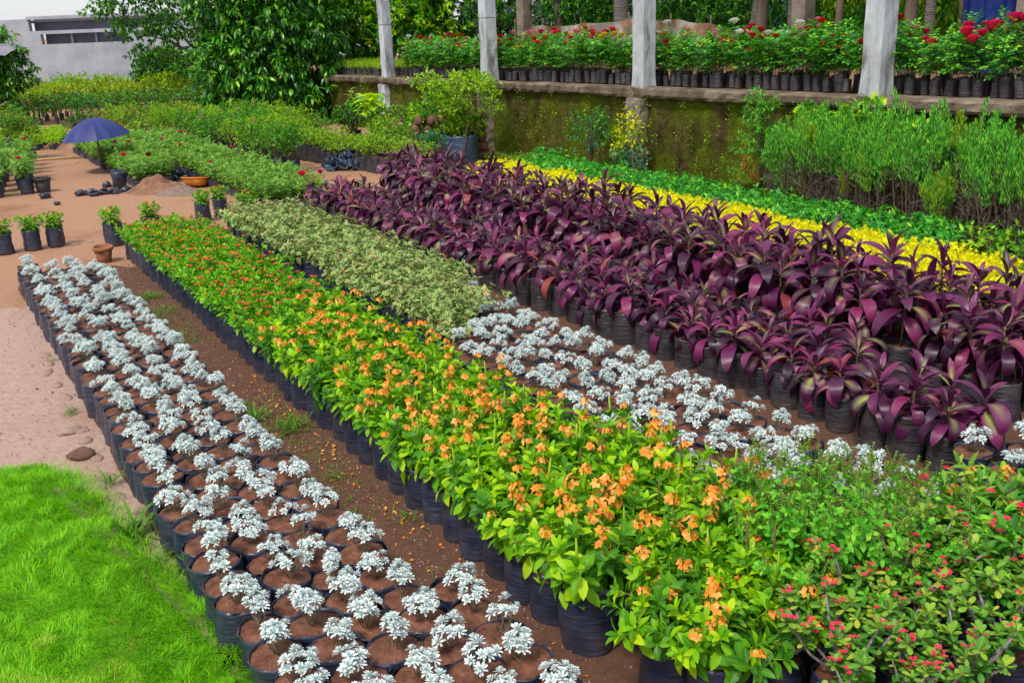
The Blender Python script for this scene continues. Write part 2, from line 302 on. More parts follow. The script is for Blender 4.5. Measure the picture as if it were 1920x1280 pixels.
def box(x0, x1, y0, y1, z0, z1):
    V = [(x, y, z) for z in (z0, z1) for y in (y0, y1) for x in (x0, x1)]
    return tpl(V, [(0, 2, 3, 1), (4, 5, 7, 6), (0, 1, 5, 4), (2, 6, 7, 3), (0, 4, 6, 2), (1, 3, 7, 5)])
def rock(seed, seg=9, rings=6, j=.16, sq=.7):
    rg = np.random.default_rng(seed); ph = rg.random(8)*6.28; V = []
    for i in range(1, rings):
        th = PI*i/rings
        for k in range(seg):
            a = 2*PI*k/seg; q = 1+j*(math.sin(2*a+ph[0]+th)+math.sin(3*a+ph[1])*math.sin(2*th+ph[2])+.6*math.sin(5*a+ph[3]-3*th)) + j*.3*rg.standard_normal()
            V.append((q*math.sin(th)*math.cos(a), q*math.sin(th)*math.sin(a), sq*q*math.cos(th)))
    V += [(0, 0, sq), (0, 0, -sq)]; n = (rings-1)*seg
    F = [(i*seg+k, (i+1)*seg+k, (i+1)*seg+(k+1) % seg, i*seg+(k+1) % seg) for i in range(rings-2) for k in range(seg)]
    F += [(n, k, (k+1) % seg) for k in range(seg)] + [(n+1, (rings-2)*seg+(k+1) % seg, (rings-2)*seg+k) for k in range(seg)]
    return tpl(V, F)
def T(x=0, y=0, z=0, s=1., rz=0.): return np.array(Matrix.Translation((x, y, z)) @ Matrix.Rotation(rz, 4, 'Z') @ Matrix.Scale(s, 4))

# objects --------------------------------------------------------------------
def obj(name, me, parent=None, mat=None, kind=None, label=None):
    o = bpy.data.objects.new(name, me); COL.objects.link(o)
    if parent is not None: o.parent = parent
    if mat is not None: o.matrix_basis = Matrix([list(x) for x in mat])
    if kind: o['kind'] = kind
    if label: o['label'] = label
    return o
def thing(name, label, cat, loc=(0, 0, 0), rz=0., sc=1., group=None):
    o = bpy.data.objects.new(name, None); COL.objects.link(o); o.empty_display_size = .1
    o.location = loc; o.rotation_euler = (0, 0, rz); o.scale = (sc, sc, sc); o['label'] = label; o['category'] = cat
    if group: o['group'] = group
    return o
def solo(name, me, label, cat, mat=None, group=None):
    o = obj(name, me, None, mat); o['label'] = label; o['category'] = cat
    if group: o['group'] = group
    return o
def setting(name, me, kind='structure'): return obj(name, me, None, None, kind)
def put(kind, parts, label, cat, loc, rz=0., sc=1., group=None, tilt=0.):
    """parts: list of (name, mesh, matrix or None, kind or None, list of sub-parts)"""
    o = thing(kind, label, cat, loc, rz, sc, group)
    if tilt: o.rotation_euler = (random.gauss(0, tilt), random.gauss(0, tilt), rz)
    for q in parts:
        c = obj(q[0], q[1], o, q[2], q[3])
        if len(q) > 4:
            for u in q[4]: obj(u[0], u[1], c, u[2], u[3])
    return o
ONES = ['', 'first', 'second', 'third', 'fourth', 'fifth', 'sixth', 'seventh', 'eighth', 'ninth', 'tenth', 'eleventh', 'twelfth', 'thirteenth', 'fourteenth', 'fifteenth', 'sixteenth', 'seventeenth', 'eighteenth', 'nineteenth']
TENS = ['', '', 'twenty', 'thirty', 'forty', 'fifty', 'sixty', 'seventy', 'eighty', 'ninety']
def ordn(n):
    if n < 20: return ONES[n]
    if n < 100: return (TENS[n//10][:-1]+'ieth') if n % 10 == 0 else TENS[n//10]+'-'+ONES[n % 10]
    return 'hundredth' if n == 100 else 'hundred-'+ordn(n-100)
def fresh(x): return random.uniform(-x, x)

# ------------------------------------------------------------------ bags
def bag_parts(rr, h, matname, seed, fill=.9):
    prof = [(rr*.5, 0.), (rr*.95, 0.), (rr*1.0, .012), (rr*.985, h*.12), (rr*1.02, h*.3), (rr*.99, h*.5), (rr*1.01, h*.7), (rr*.985, h*.86), (rr*1.01, h*.94), (rr*1.0, h), (rr*.985, h*.998), (rr*.965, h*fill-.01)]
    lt = lathe(prof, 22, .034, seed=seed, el=random.uniform(-.07, .07)); V = lt['V']; zr = V[:, 2]/h; an = np.arctan2(V[:, 1], V[:, 0]); ph = random.random()*6.28
    V[:, 2] += (zr > .9)*h*(.022*np.sin(2*an+ph)+.014*np.sin(5*an+ph*2)); sg = 1+.045*math.sin(ph)*np.sin(zr*3.1)+.05*np.sin(an*2+ph)*(zr < .35); V[:, 0] *= sg; V[:, 1] *= sg
    b = G().add(lt, matname).mesh('grow_bag')
    s = lathe([(rr*.97, h*fill-.004), (rr*.8, h*fill+.003), (rr*.5, h*fill+.006), (rr*.2, h*fill+.01), (.002, h*fill+.01)], 14, .03, cap0=False, cap1=True, seed=seed+5)
    s = G().add(s, 'soil').mesh('soil')
    return ('grow_bag', b, None, None), ('soil', s, None, None)
BAG = {}
def bags(key, rr, h, m, n=4, fill=.93): BAG[key] = [bag_parts(rr*random.uniform(.95, 1.03), h*random.uniform(.96, 1.03), m, 11*i+int(rr*1000), fill-random.random()*.045) for i in range(n)]
bags('std', .108, .27, 'bag', 7); bags('dusty', .112, .28, 'bag_dusty', 7, .90); bags('white', .112, .25, 'bag', 9, .985)
bags('rose', .062, .19, 'bag_dusty', 3); bags('seed', .085, .12, 'bag', 3); bags('big', .3, .55, 'bag_blue', 1, .9); bags('mid', .15, .3, 'bag', 3)

# ------------------------------------------------------------------ plant builders
def ros_mesh(i):
    g = G(); lf = tpl([(0, 0, 0), (-.0036, .0155, .002), (-.002, .0225, .0015), (.002, .0225, .0015), (.0036, .0155, .002), (0, .014, 0)], [(0, 5, 1), (0, 4, 5), (1, 5, 2), (2, 5, 3), (3, 5, 4)]); rg = np.random.default_rng(i)
    n = 26; k = np.arange(n); a = k*2.399+rg.random(n)*.3; el = np.radians(82-k/n*100)+rg.normal(0, .12, n)
    d = np.stack([np.cos(a)*np.cos(el), np.sin(a)*np.cos(el), np.sin(el)], 1)
    g.add(lf, 'silver', frames(np.zeros((n, 3)), d, sc=.72+.42*k/n+rg.random(n)*.15)); return g.mesh('rosette')
ROS = [ros_mesh(i) for i in range(4)]
def silver_variant(i, near, bagset='white', big=1.0):
    rg = np.random.default_rng(100+i); nr = int(rg.integers(7, 18)*big); b, s = BAG[bagset][i % len(BAG[bagset])]
    z0 = .25; pos = []; tries = 0; R = .067*rg.uniform(.55, 1.15)*big
    cx, cy = rg.normal(0, .016, 2); h0 = rg.uniform(.085, .125)
    while len(pos) < nr and tries < 400:
        tries += 1; a = rg.random()*6.283; q = R*math.sqrt(rg.random()); c = np.array([cx+q*math.cos(a), cy+q*math.sin(a), z0+h0-.45*q+rg.normal(0, .011)])
        if all(np.linalg.norm(c-o) > .029 for o in pos): pos.append(c)
    g = G()
    for c in pos:
        base = np.array([cx*.5+rg.normal(0, .008), cy*.5+rg.normal(0, .008), z0-.01]); mid = base*.55+c*.45+np.array([(c[0]-cx)*.25, (c[1]-cy)*.25, -.005])
        g.add(tube([base, mid, c], [.0026, .002, .0016], 4, False), 'silver_stem')
    parts = [b, s, ('stem', g.mesh('stem'), None, 'stuff')]
    if near:
        for c in pos:
            d = np.array([c[0]-cx, c[1]-cy, .09]); m = frames(c, [0, 1, 0], up=[0, 0, 1])[0]
            m = np.array(Vector(d).to_track_quat('Z', 'Y').to_matrix().to_4x4() @ Matrix.Rotation(rg.random()*6.28, 4, 'Z') @ Matrix.Scale(rg.uniform(.8, 1.25), 4)); m[:3, 3] = c
            parts.append(('rosette', ROS[int(rg.integers(4))], m, None))
    else:
        f = G(); lf = leaf2(.025, .0085, .3, .1)
        for c in pos:
            n = 20; k = np.arange(n); a = k*2.399+rg.random()*6; el = np.radians(80-k/n*95)
            d = np.stack([np.cos(a)*np.cos(el), np.sin(a)*np.cos(el), np.sin(el)], 1)+np.array([c[0]-cx, c[1]-cy, 0])*2.5
            f.add(lf, 'silver', frames(np.tile(c, (n, 1)), d, sc=.9+.5*k/n))
        parts.append(('foliage', f.mesh('foliage'), None, 'stuff'))
    return parts

def shoot_mesh(i, lf, mat, H=.2, nodes=7, per=2, lsc=.07, stemmat='twig', top=.55, tip=True, name='shoot', elt=(70, -5), taper=.5, srad=.0022):
    """an upright shoot: stem with leaves at its nodes, small and upright at the top"""
    rg = np.random.default_rng(i); g = G(); bend = rg.normal(0, .12, 2)
    zs = np.linspace(.12, 1, nodes); pts = lambda z: np.array([bend[0]*H*z*z, bend[1]*H*z*z, H*z])
    g.add(tube([pts(0), pts(.5), pts(1.)], [srad, srad*.85, srad*.55], 4, False), stemmat)
    pos = []; dr = []; sc = []
    a0 = rg.random()*6
    for j, z in enumerate(zs):
        for k in range(per + (2 if j == nodes-1 and tip else 0)):
            a = a0+j*1.37+k*2*PI/(per + (2 if j == nodes-1 and tip else 0))+rg.normal(0, .25)
            el = math.radians(elt[1]+(elt[0]-elt[1])*z**2)+rg.normal(0, .2)
            pos.append(pts(z)); dr.append((math.cos(a)*math.cos(el), math.sin(a)*math.cos(el), math.sin(el))); sc.append(lsc*(1-taper*z**2)*rg.uniform(.75, 1.2))
    g.add(lf, mat, frames(pos, dr, sc=sc, roll=rg.normal(0, .3, len(pos)))); return g, pts(1.)
def bush_variant(shoots, bag, rg, n, spread=.07, lean=.45, extra=(), merge=True, z0=.25, name='shoot'):
    """several shoots fanned out of one bag. shoots: list of (G, tip)"""
    parts = [bag[0], bag[1]]; mats = []
    for k in range(n):
        a = k*2.399+rg.random()*.6; q = spread*math.sqrt((k+.5)/n)
        tl = lean*math.sqrt((k+.2)/n)*rg.uniform(.75, 1.2)
        m = Matrix.Translation((q*math.cos(a), q*math.sin(a), z0-.015)) @ Matrix.Rotation(a, 4, 'Z') @ Matrix.Rotation(tl, 4, 'Y') @ Matrix.Rotation(rg.random()*6.28, 4, 'Z') @ Matrix.Scale(rg.uniform(.82, 1.12), 4)
        mats.append((int(rg.integers(len(shoots))), np.array(m)))
    return parts, mats

WAVY = leaf(1, .42, ((.1, .25), (.35, .9), (.6, 1.), (.85, .5)), .3, .3, .03)
WAVY2 = leaf(1, .40, ((.3, .9), (.65, .95)), .3, .3)
OBL = leaf(1, .36, ((.25, .55), (.6, 1.), (.88, .75)), .25, .18)
def merged(shoots, mats, name, extra=None):
    g = G()
    for k, m in mats:
        sg = shoots[k][0]
        for V, L, S, Mi, U in zip(sg.V, sg.L, sg.S, sg.M, sg.U): pass
        V = np.concatenate(sg.V); L = np.concatenate(sg.L); S = np.concatenate(sg.S); Mi = np.concatenate(sg.M); U = np.concatenate(sg.U)
        remap = np.array([g.mi(x) for x in sg.mats])
        g.V.append(V@m[:3, :3].T+m[:3, 3]); g.L.append(L+g.n); g.S.append(S); g.M.append(remap[Mi]); g.U.append(U); g.n += len(V)
    return g.mesh(name)

# orange flower heads: a fan of three-lobed petals on a green spike
def flower_head(i, mat='orange', spikemat='spike', sp=.045, R=.024, n=8):
    rg = np.random.default_rng(300+i); g = G()
    g.add(tube([(0, 0, -sp), (0, 0, 0)], [.0032, .0045], 5), spikemat)
    pet = leaf2(1, .9, .1, .1)
    for k in range(n):
        a = k*2.4+rg.random(); el = rg.uniform(.15, 1.1); c = np.array([math.cos(a)*math.cos(el), math.sin(a)*math.cos(el), math.sin(el)])*R*rg.uniform(.55, 1.0)
        nf = rg.integers(3, 5)
        u = nrm(np.cross(c, (0.1, .2, 1.))); v = nrm(np.cross(c, u)); cn = nrm(c)
        an = np.arange(nf)*1.05-1.+rg.normal(0, .2, nf)
        d = np.cos(an)[:, None]*u+np.sin(an)[:, None]*v+cn*.35
        g.add(pet, mat, frames(np.tile(c, (nf, 1)), d, up=cn, sc=rg.uniform(.014, .020)))
    return g.mesh('flower_cluster')
HEADS = [flower_head(i) for i in range(6)]
HEADS_DRY = [flower_head(20, 'orange', 'spike', .075, .02, 5), flower_head(21, 'orange', 'spike', .09, .022, 6)]
def spike_mesh():
    g = G(); g.add(tube([(0, 0, -.02), (.002, 0, .03), (.001, .003, .075)], [.0022, .005, .002], 5), 'spike'); return g.mesh('flower_spike')
def dryspike_mesh():
    g = G(); g.add(tube([(0, 0, -.05), (.004, 0, .03), (.001, .005, .085)], [.0016, .005, .0025], 5), 'spike_dry'); return g.mesh('dry_spike')
SPIKES = [spike_mesh(), dryspike_mesh()]
CROSS_SH = [shoot_mesh(500+i, WAVY, 'cross' if i % 5 else 'cross_dark', H=.19, nodes=7, per=3, lsc=.100, stemmat='spike', taper=.42, elt=(55, -25)) for i in range(7)]
CROSS_SHM = [s[0].mesh('shoot') for s in CROSS_SH]
def cross_variant(i, near, lean=.75):
    rg = np.random.default_rng(600+i); n = 9 if lean < 1 else 15; bag = BAG['std'][i % 7]
    parts, mats = bush_variant(CROSS_SH, bag, rg, n, .07, lean, z0=.27)
    if near:
        for k, m in mats: parts.append(('shoot', CROSS_SHM[k], m, None))
    else: parts.append(('foliage', merged(CROSS_SH, mats, 'foliage'), None, 'stuff'))
    idx = rg.permutation(n)[:int(rg.integers(2, 5))]
    for j in idx:
        k, m = mats[j]; tip = m[:3, :3]@CROSS_SH[k][1]+m[:3, 3]
        q = np.array(Matrix.Rotation(rg.random()*6, 4, 'Z') @ Matrix.Rotation(rg.normal(0, .25), 4, 'X') @ Matrix.Scale(rg.uniform(.85, 1.35), 4)); q[:3, 3] = tip+np.array([0, 0, .05])
        parts.append(('flower_cluster', HEADS[int(rg.integers(6))], q, None))
    if near:
        for j in rg.permutation(n)[:int(rg.integers(1, 4))]:
            k, m = mats[j]; tip = m[:3, :3]@CROSS_SH[k][1]+m[:3, 3]; w_ = rg.random()
            if w_ < .5: parts.append(('flower_spike', SPIKES[0], T(tip[0], tip[1], tip[2]+.02, 1.2), None))
            elif w_ < .7: parts.append(('dry_spike', SPIKES[1], T(tip[0], tip[1], tip[2]+.04, 1.1), None))
            else: parts.append(('flower_cluster', HEADS_DRY[k % 2], T(tip[0], tip[1], tip[2]+.10, 1.3), None))
    return parts
# red flowered bushes
RED_SH = [shoot_mesh(700+i, OBL, 'redleaf', H=.17, nodes=7, per=3, lsc=.082, taper=.3, elt=(55, -5)) for i in range(6)]
def red_flower(i, mat='redflower', s=.013):
    rg = np.random.default_rng(i+800); g = G(); n = 7; a = rg.random(n)*6.28; q = np.sqrt(rg.random(n))*.018
    for k in range(n):
        c = np.array([q[k]*math.cos(a[k]), q[k]*math.sin(a[k]), rg.uniform(0, .008)]); an = np.arange(4)*PI/2+rg.random()
        g.add(leaf2(1, .8, .1, 0), mat, frames(np.tile(c, (4, 1)), np.stack([np.cos(an), np.sin(an), np.full(4, .35)], 1), sc=s))
    return g.mesh('flower_cluster')
REDF = [red_flower(i) for i in range(4)]; PINKF = [red_flower(i+10, 'petal_hotpink', .016) for i in range(3)]
def red_variant(i, n=9, bagkey='std', spread=.07, lean=.75, fl=4, z0=.27):
    rg = np.random.default_rng(820+i)
    parts, mats = bush_variant(RED_SH, BAG[bagkey][i % 3], rg, n, spread, lean, z0=z0)
    parts.append(('foliage', merged(RED_SH, mats, 'foliage'), None, 'stuff'))
    for j in rg.permutation(n)[:fl]:
        k, m = mats[j]; tip = m[:3, :3]@RED_SH[k][1]+m[:3, 3]; parts.append(('flower_cluster', REDF[int(rg.integers(4))], T(tip[0], tip[1], tip[2]+.03, rg.uniform(.8, 1.4)), None))
    return parts
# variegated bushes
VAR_SH = [shoot_mesh(900+i, leaf(1, .42, ((.25, .85), (.6, 1.)), .35, .3), 'varieg', H=.24, nodes=8, per=2, lsc=.088, taper=.35, elt=(35, -30)) for i in range(6)]
def var_variant(i):
    rg = np.random.default_rng(920+i); parts, mats = bush_variant(VAR_SH, BAG['std'][i % 5], rg, 9, .07, .95, z0=.27)
    parts.append(('foliage', merged(VAR_SH, mats, 'foliage'), None, 'stuff')); return parts
# yellow and green low beds
YEL_SH = [shoot_mesh(1000+i, leaf2(1, .5, .3, .1), 'yellow', H=.12, nodes=7, per=4, lsc=.045, taper=.2, elt=(60, 0)) for i in range(5)]
def yel_variant(i):
    rg = np.random.default_rng(1020+i); parts, mats = bush_variant(YEL_SH, BAG['std'][i % 5], rg, 22, .115, .75, z0=.25)
    parts.append(('foliage', merged(YEL_SH, mats, 'foliage'), None, 'stuff')); return parts
GRN_SH = [shoot_mesh(1100+i, leaf(1, .30, ((.3, 1), (.7, .7)), .3, .25), 'green', H=.17, nodes=5, per=4, lsc=.10, taper=.35, elt=(40, -5), stemmat='rose_stem') for i in range(5)]
def grn_variant(i):
    rg = np.random.default_rng(1120+i); parts, mats = bush_variant(GRN_SH, BAG['std'][i % 5], rg, 8, .09, .7, z0=.25)
    parts.append(('foliage', merged(GRN_SH, mats, 'foliage'), None, 'stuff')); return parts

# purple cordyline
CORD_L = []
for i, (ln, wd, dr, fo) in enumerate([(.26, .080, 1.15, .28), (.26, .086, 1.6, .24), (.21, .058, .75, .42), (.28, .088, 1.35, .2), (.16, .040, .35, .6)]):
    V = []; UV = []; F = []; nr = 8; ang = math.radians(0)
    y = 0.; z = 0.; cur = dr*1.6/nr
    for k in range(nr+1):
        u = k/nr; ww = wd*.5*(.26+.05*u if u < .14 else max(.03, math.sin(PI*min(1, (u-.02)**1.0))**.62)) if k < nr else 0.
        V += [(-ww, y, z+fo*ww), (0, y, z), (ww, y, z+fo*ww)]; UV += [(0, u), (.5, u), (1, u)]
        ang -= cur*(.4+1.2*u); y += ln/nr*math.cos(ang); z += ln/nr*math.sin(ang)
        if k: a = 3*(k-1); F += [(a, a+1, a+4, a+3), (a+1, a+2, a+5, a+4)]
    CORD_L.append(tpl(V, F, UV))
CORD_LM = [G().add(t, 'purple').mesh('leaf') for t in CORD_L]
def cord_variant(i, near, stem=.10, big=1., bagkey='dusty', z0=.25):
    rg = np.random.default_rng(1200+i); bag = BAG[bagkey][i % len(BAG[bagkey])]; parts = [bag[0], bag[1]]
    lx, ly = rg.normal(0, .02, 2); n = int(rg.integers(16, 24)); top = z0+stem+.09*big
    parts.append(('stem', G().add(tube([(0, 0, z0-.02), (lx*.6, ly*.6, z0+stem*.6), (lx, ly, top)], [.009, .008, .006], 6), 'twig').mesh('stem'), None, None))
    f = G()
    for k in range(n):
        u = k/(n-1); a = k*2.399+rg.normal(0, .2); el = math.radians(76-94*u**.8+rg.normal(0, 10)); zz = top-u*(.10*big+stem*.45)
        li = 4 if u < .12 else (2 if u < .3 else int(rg.choice([0, 1, 3, 0, 1])))
        d = (math.cos(a)*math.cos(el), math.sin(a)*math.cos(el), math.sin(el)); q = (top-zz)/max(top-z0, .01)
        m = frames([(lx*(1-q), ly*(1-q), zz)], [d], sc=[big*rg.uniform(.7, 1.2)], roll=np.array([rg.normal(0, .25)]))[0]
        if near: parts.append(('leaf', CORD_LM[li], m, None))
        else: f.add(CORD_L[li], 'purple', m)
    if not near: parts.append(('foliage', f.mesh('foliage'), None, 'stuff'))
    return parts

# rose blooms
def bloom(mat, i=0):
    g = G(); rg = np.random.default_rng(i); t = leaf(1, .95, ((.35, .8), (.75, 1.)), .5, -.35)
    for ring, (n, el, sc) in enumerate([(6, .45, 1.), (6, .85, .95), (5, 1.2, .85), (3, 1.45, .75)]):
        a = np.arange(n)*2*PI/n+ring*.5; g.add(t, mat, frames(np.zeros((n, 3)), np.stack([np.cos(a)*math.cos(el), np.sin(a)*math.cos(el), np.full(n, math.sin(el))], 1), sc=np.full(n, sc*.048)))
    return g.mesh('bloom')
BLOOM = {k: bloom('petal_'+k, j) for j, k in enumerate(['magenta', 'red', 'pink', 'white', 'yellow', 'crimson', 'orange', 'hotpink'])}
def rose_sh(i, mat, H=.5, nodes=8, lsc=.06):
    rg = np.random.default_rng(i); g = G(); bend = rg.normal(0, .14, 2); lf = leaf2(1, .62, .25, .12)
    pts = lambda z: np.array([bend[0]*H*z*z, bend[1]*H*z*z, H*z]); g.add(tube([pts(0), pts(.4), pts(.75), pts(1)], [.004, .0035, .0028, .002], 4, False), 'rose_stem')
    for z in np.linspace(.34, 1, nodes):
        for k in range(2):
            a = rg.random()*6.28; el = rg.uniform(-.2, .8); d = np.array([math.cos(a)*math.cos(el), math.sin(a)*math.cos(el), math.sin(el)])
            side = np.cross(d, (0, 0, 1.)); b = pts(z); L = lsc*rg.uniform(1.2, 2.)
            ps = [b+d*L, b+d*L*.75+side*.004, b+d*L*.75-side*.004, b+d*L*.4, b+d*L*.4]; ds = [d, d*.5+side, d*.5-side, d*.4+side, d*.4-side]
            g.add(lf, mat, frames(ps, ds, sc=lsc*rg.uniform(.8, 1.15)))
    return g, pts(1.)
ROSE_SH = [rose_sh(1300+i, 'rose') for i in range(5)]
ROSE_SH2 = [rose_sh(1320+i, 'rose_teal', .31, 7, .042) for i in range(5)]
def rose_variant(i, sh, bagkey, n, z0, blooms, lean=.35, sc=1.):
    rg = np.random.default_rng(1350+i); b = BAG[bagkey]; parts, mats = bush_variant(sh, b[i % len(b)], rg, n, .03, lean, z0=z0)
    parts.append(('foliage', merged(sh, mats, 'foliage'), None, 'stuff'))
    for j, c in enumerate(blooms):
        k, m = mats[j % n]; tip = m[:3, :3]@sh[k][1]+m[:3, 3]; parts.append(('bloom', BLOOM[c], T(tip[0], tip[1], tip[2]+.035, sc*rg.uniform(1.0, 1.5)), None))
    return parts
#BODY

# ================================================================== THE SETTING
def grid_sheet(xs, ys, zf, mat, mask=None):
    X, Y = np.meshgrid(xs, ys, indexing='ij'); Z = zf(X, Y); nx, ny = len(xs), len(ys)
    V = np.stack([X, Y, Z], -1).reshape(-1, 3); I = np.arange(nx*ny).reshape(nx, ny)
    F = np.stack([I[:-1, :-1], I[1:, :-1], I[1:, 1:], I[:-1, 1:]], -1).reshape(-1, 4)
    if mask is not None: F = F[mask(V[F].mean(1))]
    g = G(); g.add(dict(V=V, L=F.reshape(-1), S=np.full(len(F), 4), UV=np.zeros((F.size, 2))), mat); return g
def spaced(a, b, fa, fb, fine, coarse):
    l = list(np.arange(fa, fb, fine)); q = fb; st = fine
    while q < b: l.append(q); st *= 1.35; q += st
    l.append(b); q = fa-fine; st = fine; pre = []
    while q > a: pre.append(q); st *= 1.35; q -= st
    return np.array([a]+pre[::-1]+l)

def ground_mat(name, tan, brown, wet):
    m, ns, ls = new_mat(name); tc = N(ns, 'ShaderNodeTexCoord')
    def noise(sc, det=8, rgh=.65):
        n = N(ns, 'ShaderNodeTexNoise'); n.inputs['Scale'].default_value = sc; n.inputs['Detail'].default_value = det; n.inputs['Roughness'].default_value = rgh; ls.new(tc.outputs['Object'], n.inputs['Vector']); return n.outputs[0]
    big = ramp(ns, [(.35, tan), (.55, tan), (.72, brown)]); ls.new(noise(.55), big.inputs[0])
    fine = ramp(ns, [(.3, (.55, .5, .46)), (.5, (.95, .95, .95)), (.72, (1.25, 1.25, 1.25))]); ls.new(noise(28, 10, .75), fine.inputs[0])
    mx = N(ns, 'ShaderNodeMix', data_type='RGBA', blend_type='MULTIPLY'); mx.inputs[0].default_value = .75; ls.new(big.outputs[0], mx.inputs[6]); ls.new(fine.outputs[0], mx.inputs[7])
    vo = N(ns, 'ShaderNodeTexVoronoi'); vo.inputs['Scale'].default_value = 70; ls.new(tc.outputs['Object'], vo.inputs['Vector'])
    sp = N(ns, 'ShaderNodeMath', operation='LESS_THAN'); sp.inputs[1].default_value = .12; ls.new(vo.outputs['Distance'], sp.inputs[0])
    gt = N(ns, 'ShaderNodeSeparateColor'); ls.new(vo.outputs['Color'], gt.inputs[0]); g2 = N(ns, 'ShaderNodeMath', operation='GREATER_THAN'); g2.inputs[1].default_value = .86; ls.new(gt.outputs[0], g2.inputs[0])
    ml = N(ns, 'ShaderNodeMath', operation='MULTIPLY'); ls.new(sp.outputs[0], ml.inputs[0]); ls.new(g2.outputs[0], ml.inputs[1])
    m3 = N(ns, 'ShaderNodeMix', data_type='RGBA'); ls.new(ml.outputs[0], m3.inputs[0]); ls.new(mx.outputs[2], m3.inputs[6]); m3.inputs[7].default_value = c4(wet)
    bs = N(ns, 'ShaderNodeBsdfPrincipled'); bs.inputs['Roughness'].default_value = .95; bs.inputs['Specular IOR Level'].default_value = .15; ls.new(m3.outputs[2], bs.inputs['Base Color'])
    bp = N(ns, 'ShaderNodeBump'); bp.inputs['Strength'].default_value = .8; bp.inputs['Distance'].default_value = .015; ls.new(noise(45, 8, .7), bp.inputs['Height']); ls.new(bp.outputs[0], bs.inputs['Normal'])
    finish(ns, ls, bs.outputs[0]); return m
M['ground'] = ground_mat('tan_earth', (.36, .20, .125), (.25, .115, .065), (.14, .08, .05))
M['ground_pink'] = ground_mat('pale_pink_grit', (.40, .275, .225), (.33, .19, .135), (.22, .13, .10))
M['soilpath'] = ground_mat('brown_soil', (.120, .060, .040), (.065, .038, .020), (.24, .16, .12))
M['terrace'] = ground_mat('terrace_earth', (.26, .15, .09), (.12, .08, .05), (.2, .15, .1))

setting('ground', grid_sheet(spaced(-250, 250, -14, 8, .11, 20), spaced(-12, 420, 0, 30, .11, 20), ground_z, 'ground').mesh('ground'))
# pale gritty path along the left, over the ground sheet
def st_sheet(U, W, fs, ft, dz, mat):
    """sheet in bed coordinates whose outer edge wanders"""
    a, c = np.meshgrid(U, W, indexing='ij'); t_ = ft(a, c); s_ = fs(a, c); X = .51*s_+.86*t_; Y = -.86*s_+.51*t_
    V = np.stack([X, Y, ground_z(X, Y)+dz], -1).reshape(-1, 3); I = np.arange(a.size).reshape(a.shape); F = np.stack([I[:-1, :-1], I[1:, :-1], I[1:, 1:], I[:-1, 1:]], -1).reshape(-1, 4)
    return G().add(dict(V=V, L=F.reshape(-1), S=np.full(len(F), 4), UV=np.zeros((F.size, 2))), mat)
def wob(x, sc, seed): return (fbm(x, x*0+seed, sc, 4, seed)-.47)
def edge_end(t): return np.interp(t, [0, 3.1, 3.3, 5.8, 6.1, 12], [-11.9, -11.9, -12.5, -12.6, -14.2, -14.3])
setting('path', st_sheet(np.linspace(0, 1, 150), np.linspace(0, 1, 110), lambda a, c: -10.6+10.6*a+(1-a)**6*wob(c*7, 2, 3)*2.5, lambda a, c: -6+6.88*c+c**8*wob(a*11, 1.6, 6)*.05, .012, 'ground_pink').mesh('path'))
setting('soil_aisle', st_sheet(np.linspace(0, 1, 190), np.linspace(0, 1, 120), lambda a, c: edge_end(.72+9.25*c)*(1-a)+4*a+(1-a)**8*wob(c*10, 2, 13)*1.8, lambda a, c: .78+9.19*c+(1-c)**12*wob(a*17, 1.5, 16)*.12, .021, 'soilpath').mesh('soil_aisle'))

# lawn --------------------------------------------------------------
LP = [(-7.5, 5.9), (-5.2, 5.45), (-3.9, 5.50), (-3.25, 5.50), (-2.97, 5.62), (-2.70, 5.50), (-2.36, 5.06), (-2.00, 4.64), (-1.62, 4.19), (-1.28, 3.84), (-.97, 3.44), (-.68, 2.98), (-.3, 2.4), (-2, 1.2), (-7.5, 1.2)]
def inpoly(x, y, P_):
    ins = np.zeros(len(x), bool); n = len(P_)
    for i in range(n):
        x1, y1 = P_[i]; x2, y2 = P_[(i+1) % n]
        cnd = ((y1 > y) != (y2 > y)) & (x < (x2-x1)*(y-y1)/(y2-y1+1e-12)+x1); ins ^= cnd
    return ins
def lawn_z(x, y):
    return .04+.17*fbm(x+.4*y, y, 2.3, 3, 12)
lawn_g = grid_sheet(np.arange(-7.5, .2, .04), np.arange(1.2, 6.3, .04), lambda x, y: lawn_z(x, y)-.02, 'lawn_base', lambda c: np.all([inpoly(c[:, 0]+ox, c[:, 1]+oy, LP) for ox, oy in ((.12, 0), (.09, .09), (0, .12), (.2, .0))], 0))
setting('lawn_turf', lawn_g.mesh('lawn_turf'))
nb = 420000
bx = rng.uniform(-5.2, -.3, nb); by = rng.uniform(2.3, 6.1, nb)
jx = (fbm(bx, by, 6, 3, 31)-.4)*.26; k_ = inpoly(bx+jx, by+jx, LP); bx, by = bx[k_], by[k_]
den = fbm(bx, by, 7, 3, 40); k_ = rng.random(len(bx)) < .6+1.0*den; bx, by = bx[k_], by[k_]; n_ = len(bx)
tuft = fbm(bx, by, 3.2, 3, 21); ang = tuft*16+fbm(bx, by, 14, 2, 25)*7
dx, dy = np.cos(ang), np.sin(ang); ln = .032+.036*fbm(bx, by, 4, 2, 3)*rng.uniform(.5, 1.5, n_); tl = np.clip(.75+rng.normal(0, .35, n_), .1, 1.5)
blade = tpl([(-.5, 0, 0), (.5, 0, 0), (.35, .5, .0), (-.35, .5, .0), (0, .95, -.22)], [(0, 1, 2, 3), (3, 2, 4)], [(0, 0), (1, 0), (1, .5), (0, .5), (.5, 1)])
fr = frames(np.stack([bx, by, lawn_z(bx, by)-.012], 1), np.stack([dx*np.sin(tl)+rng.normal(0, .25, n_), dy*np.sin(tl)+rng.normal(0, .25, n_)-.15, np.cos(tl)+.2], 1))
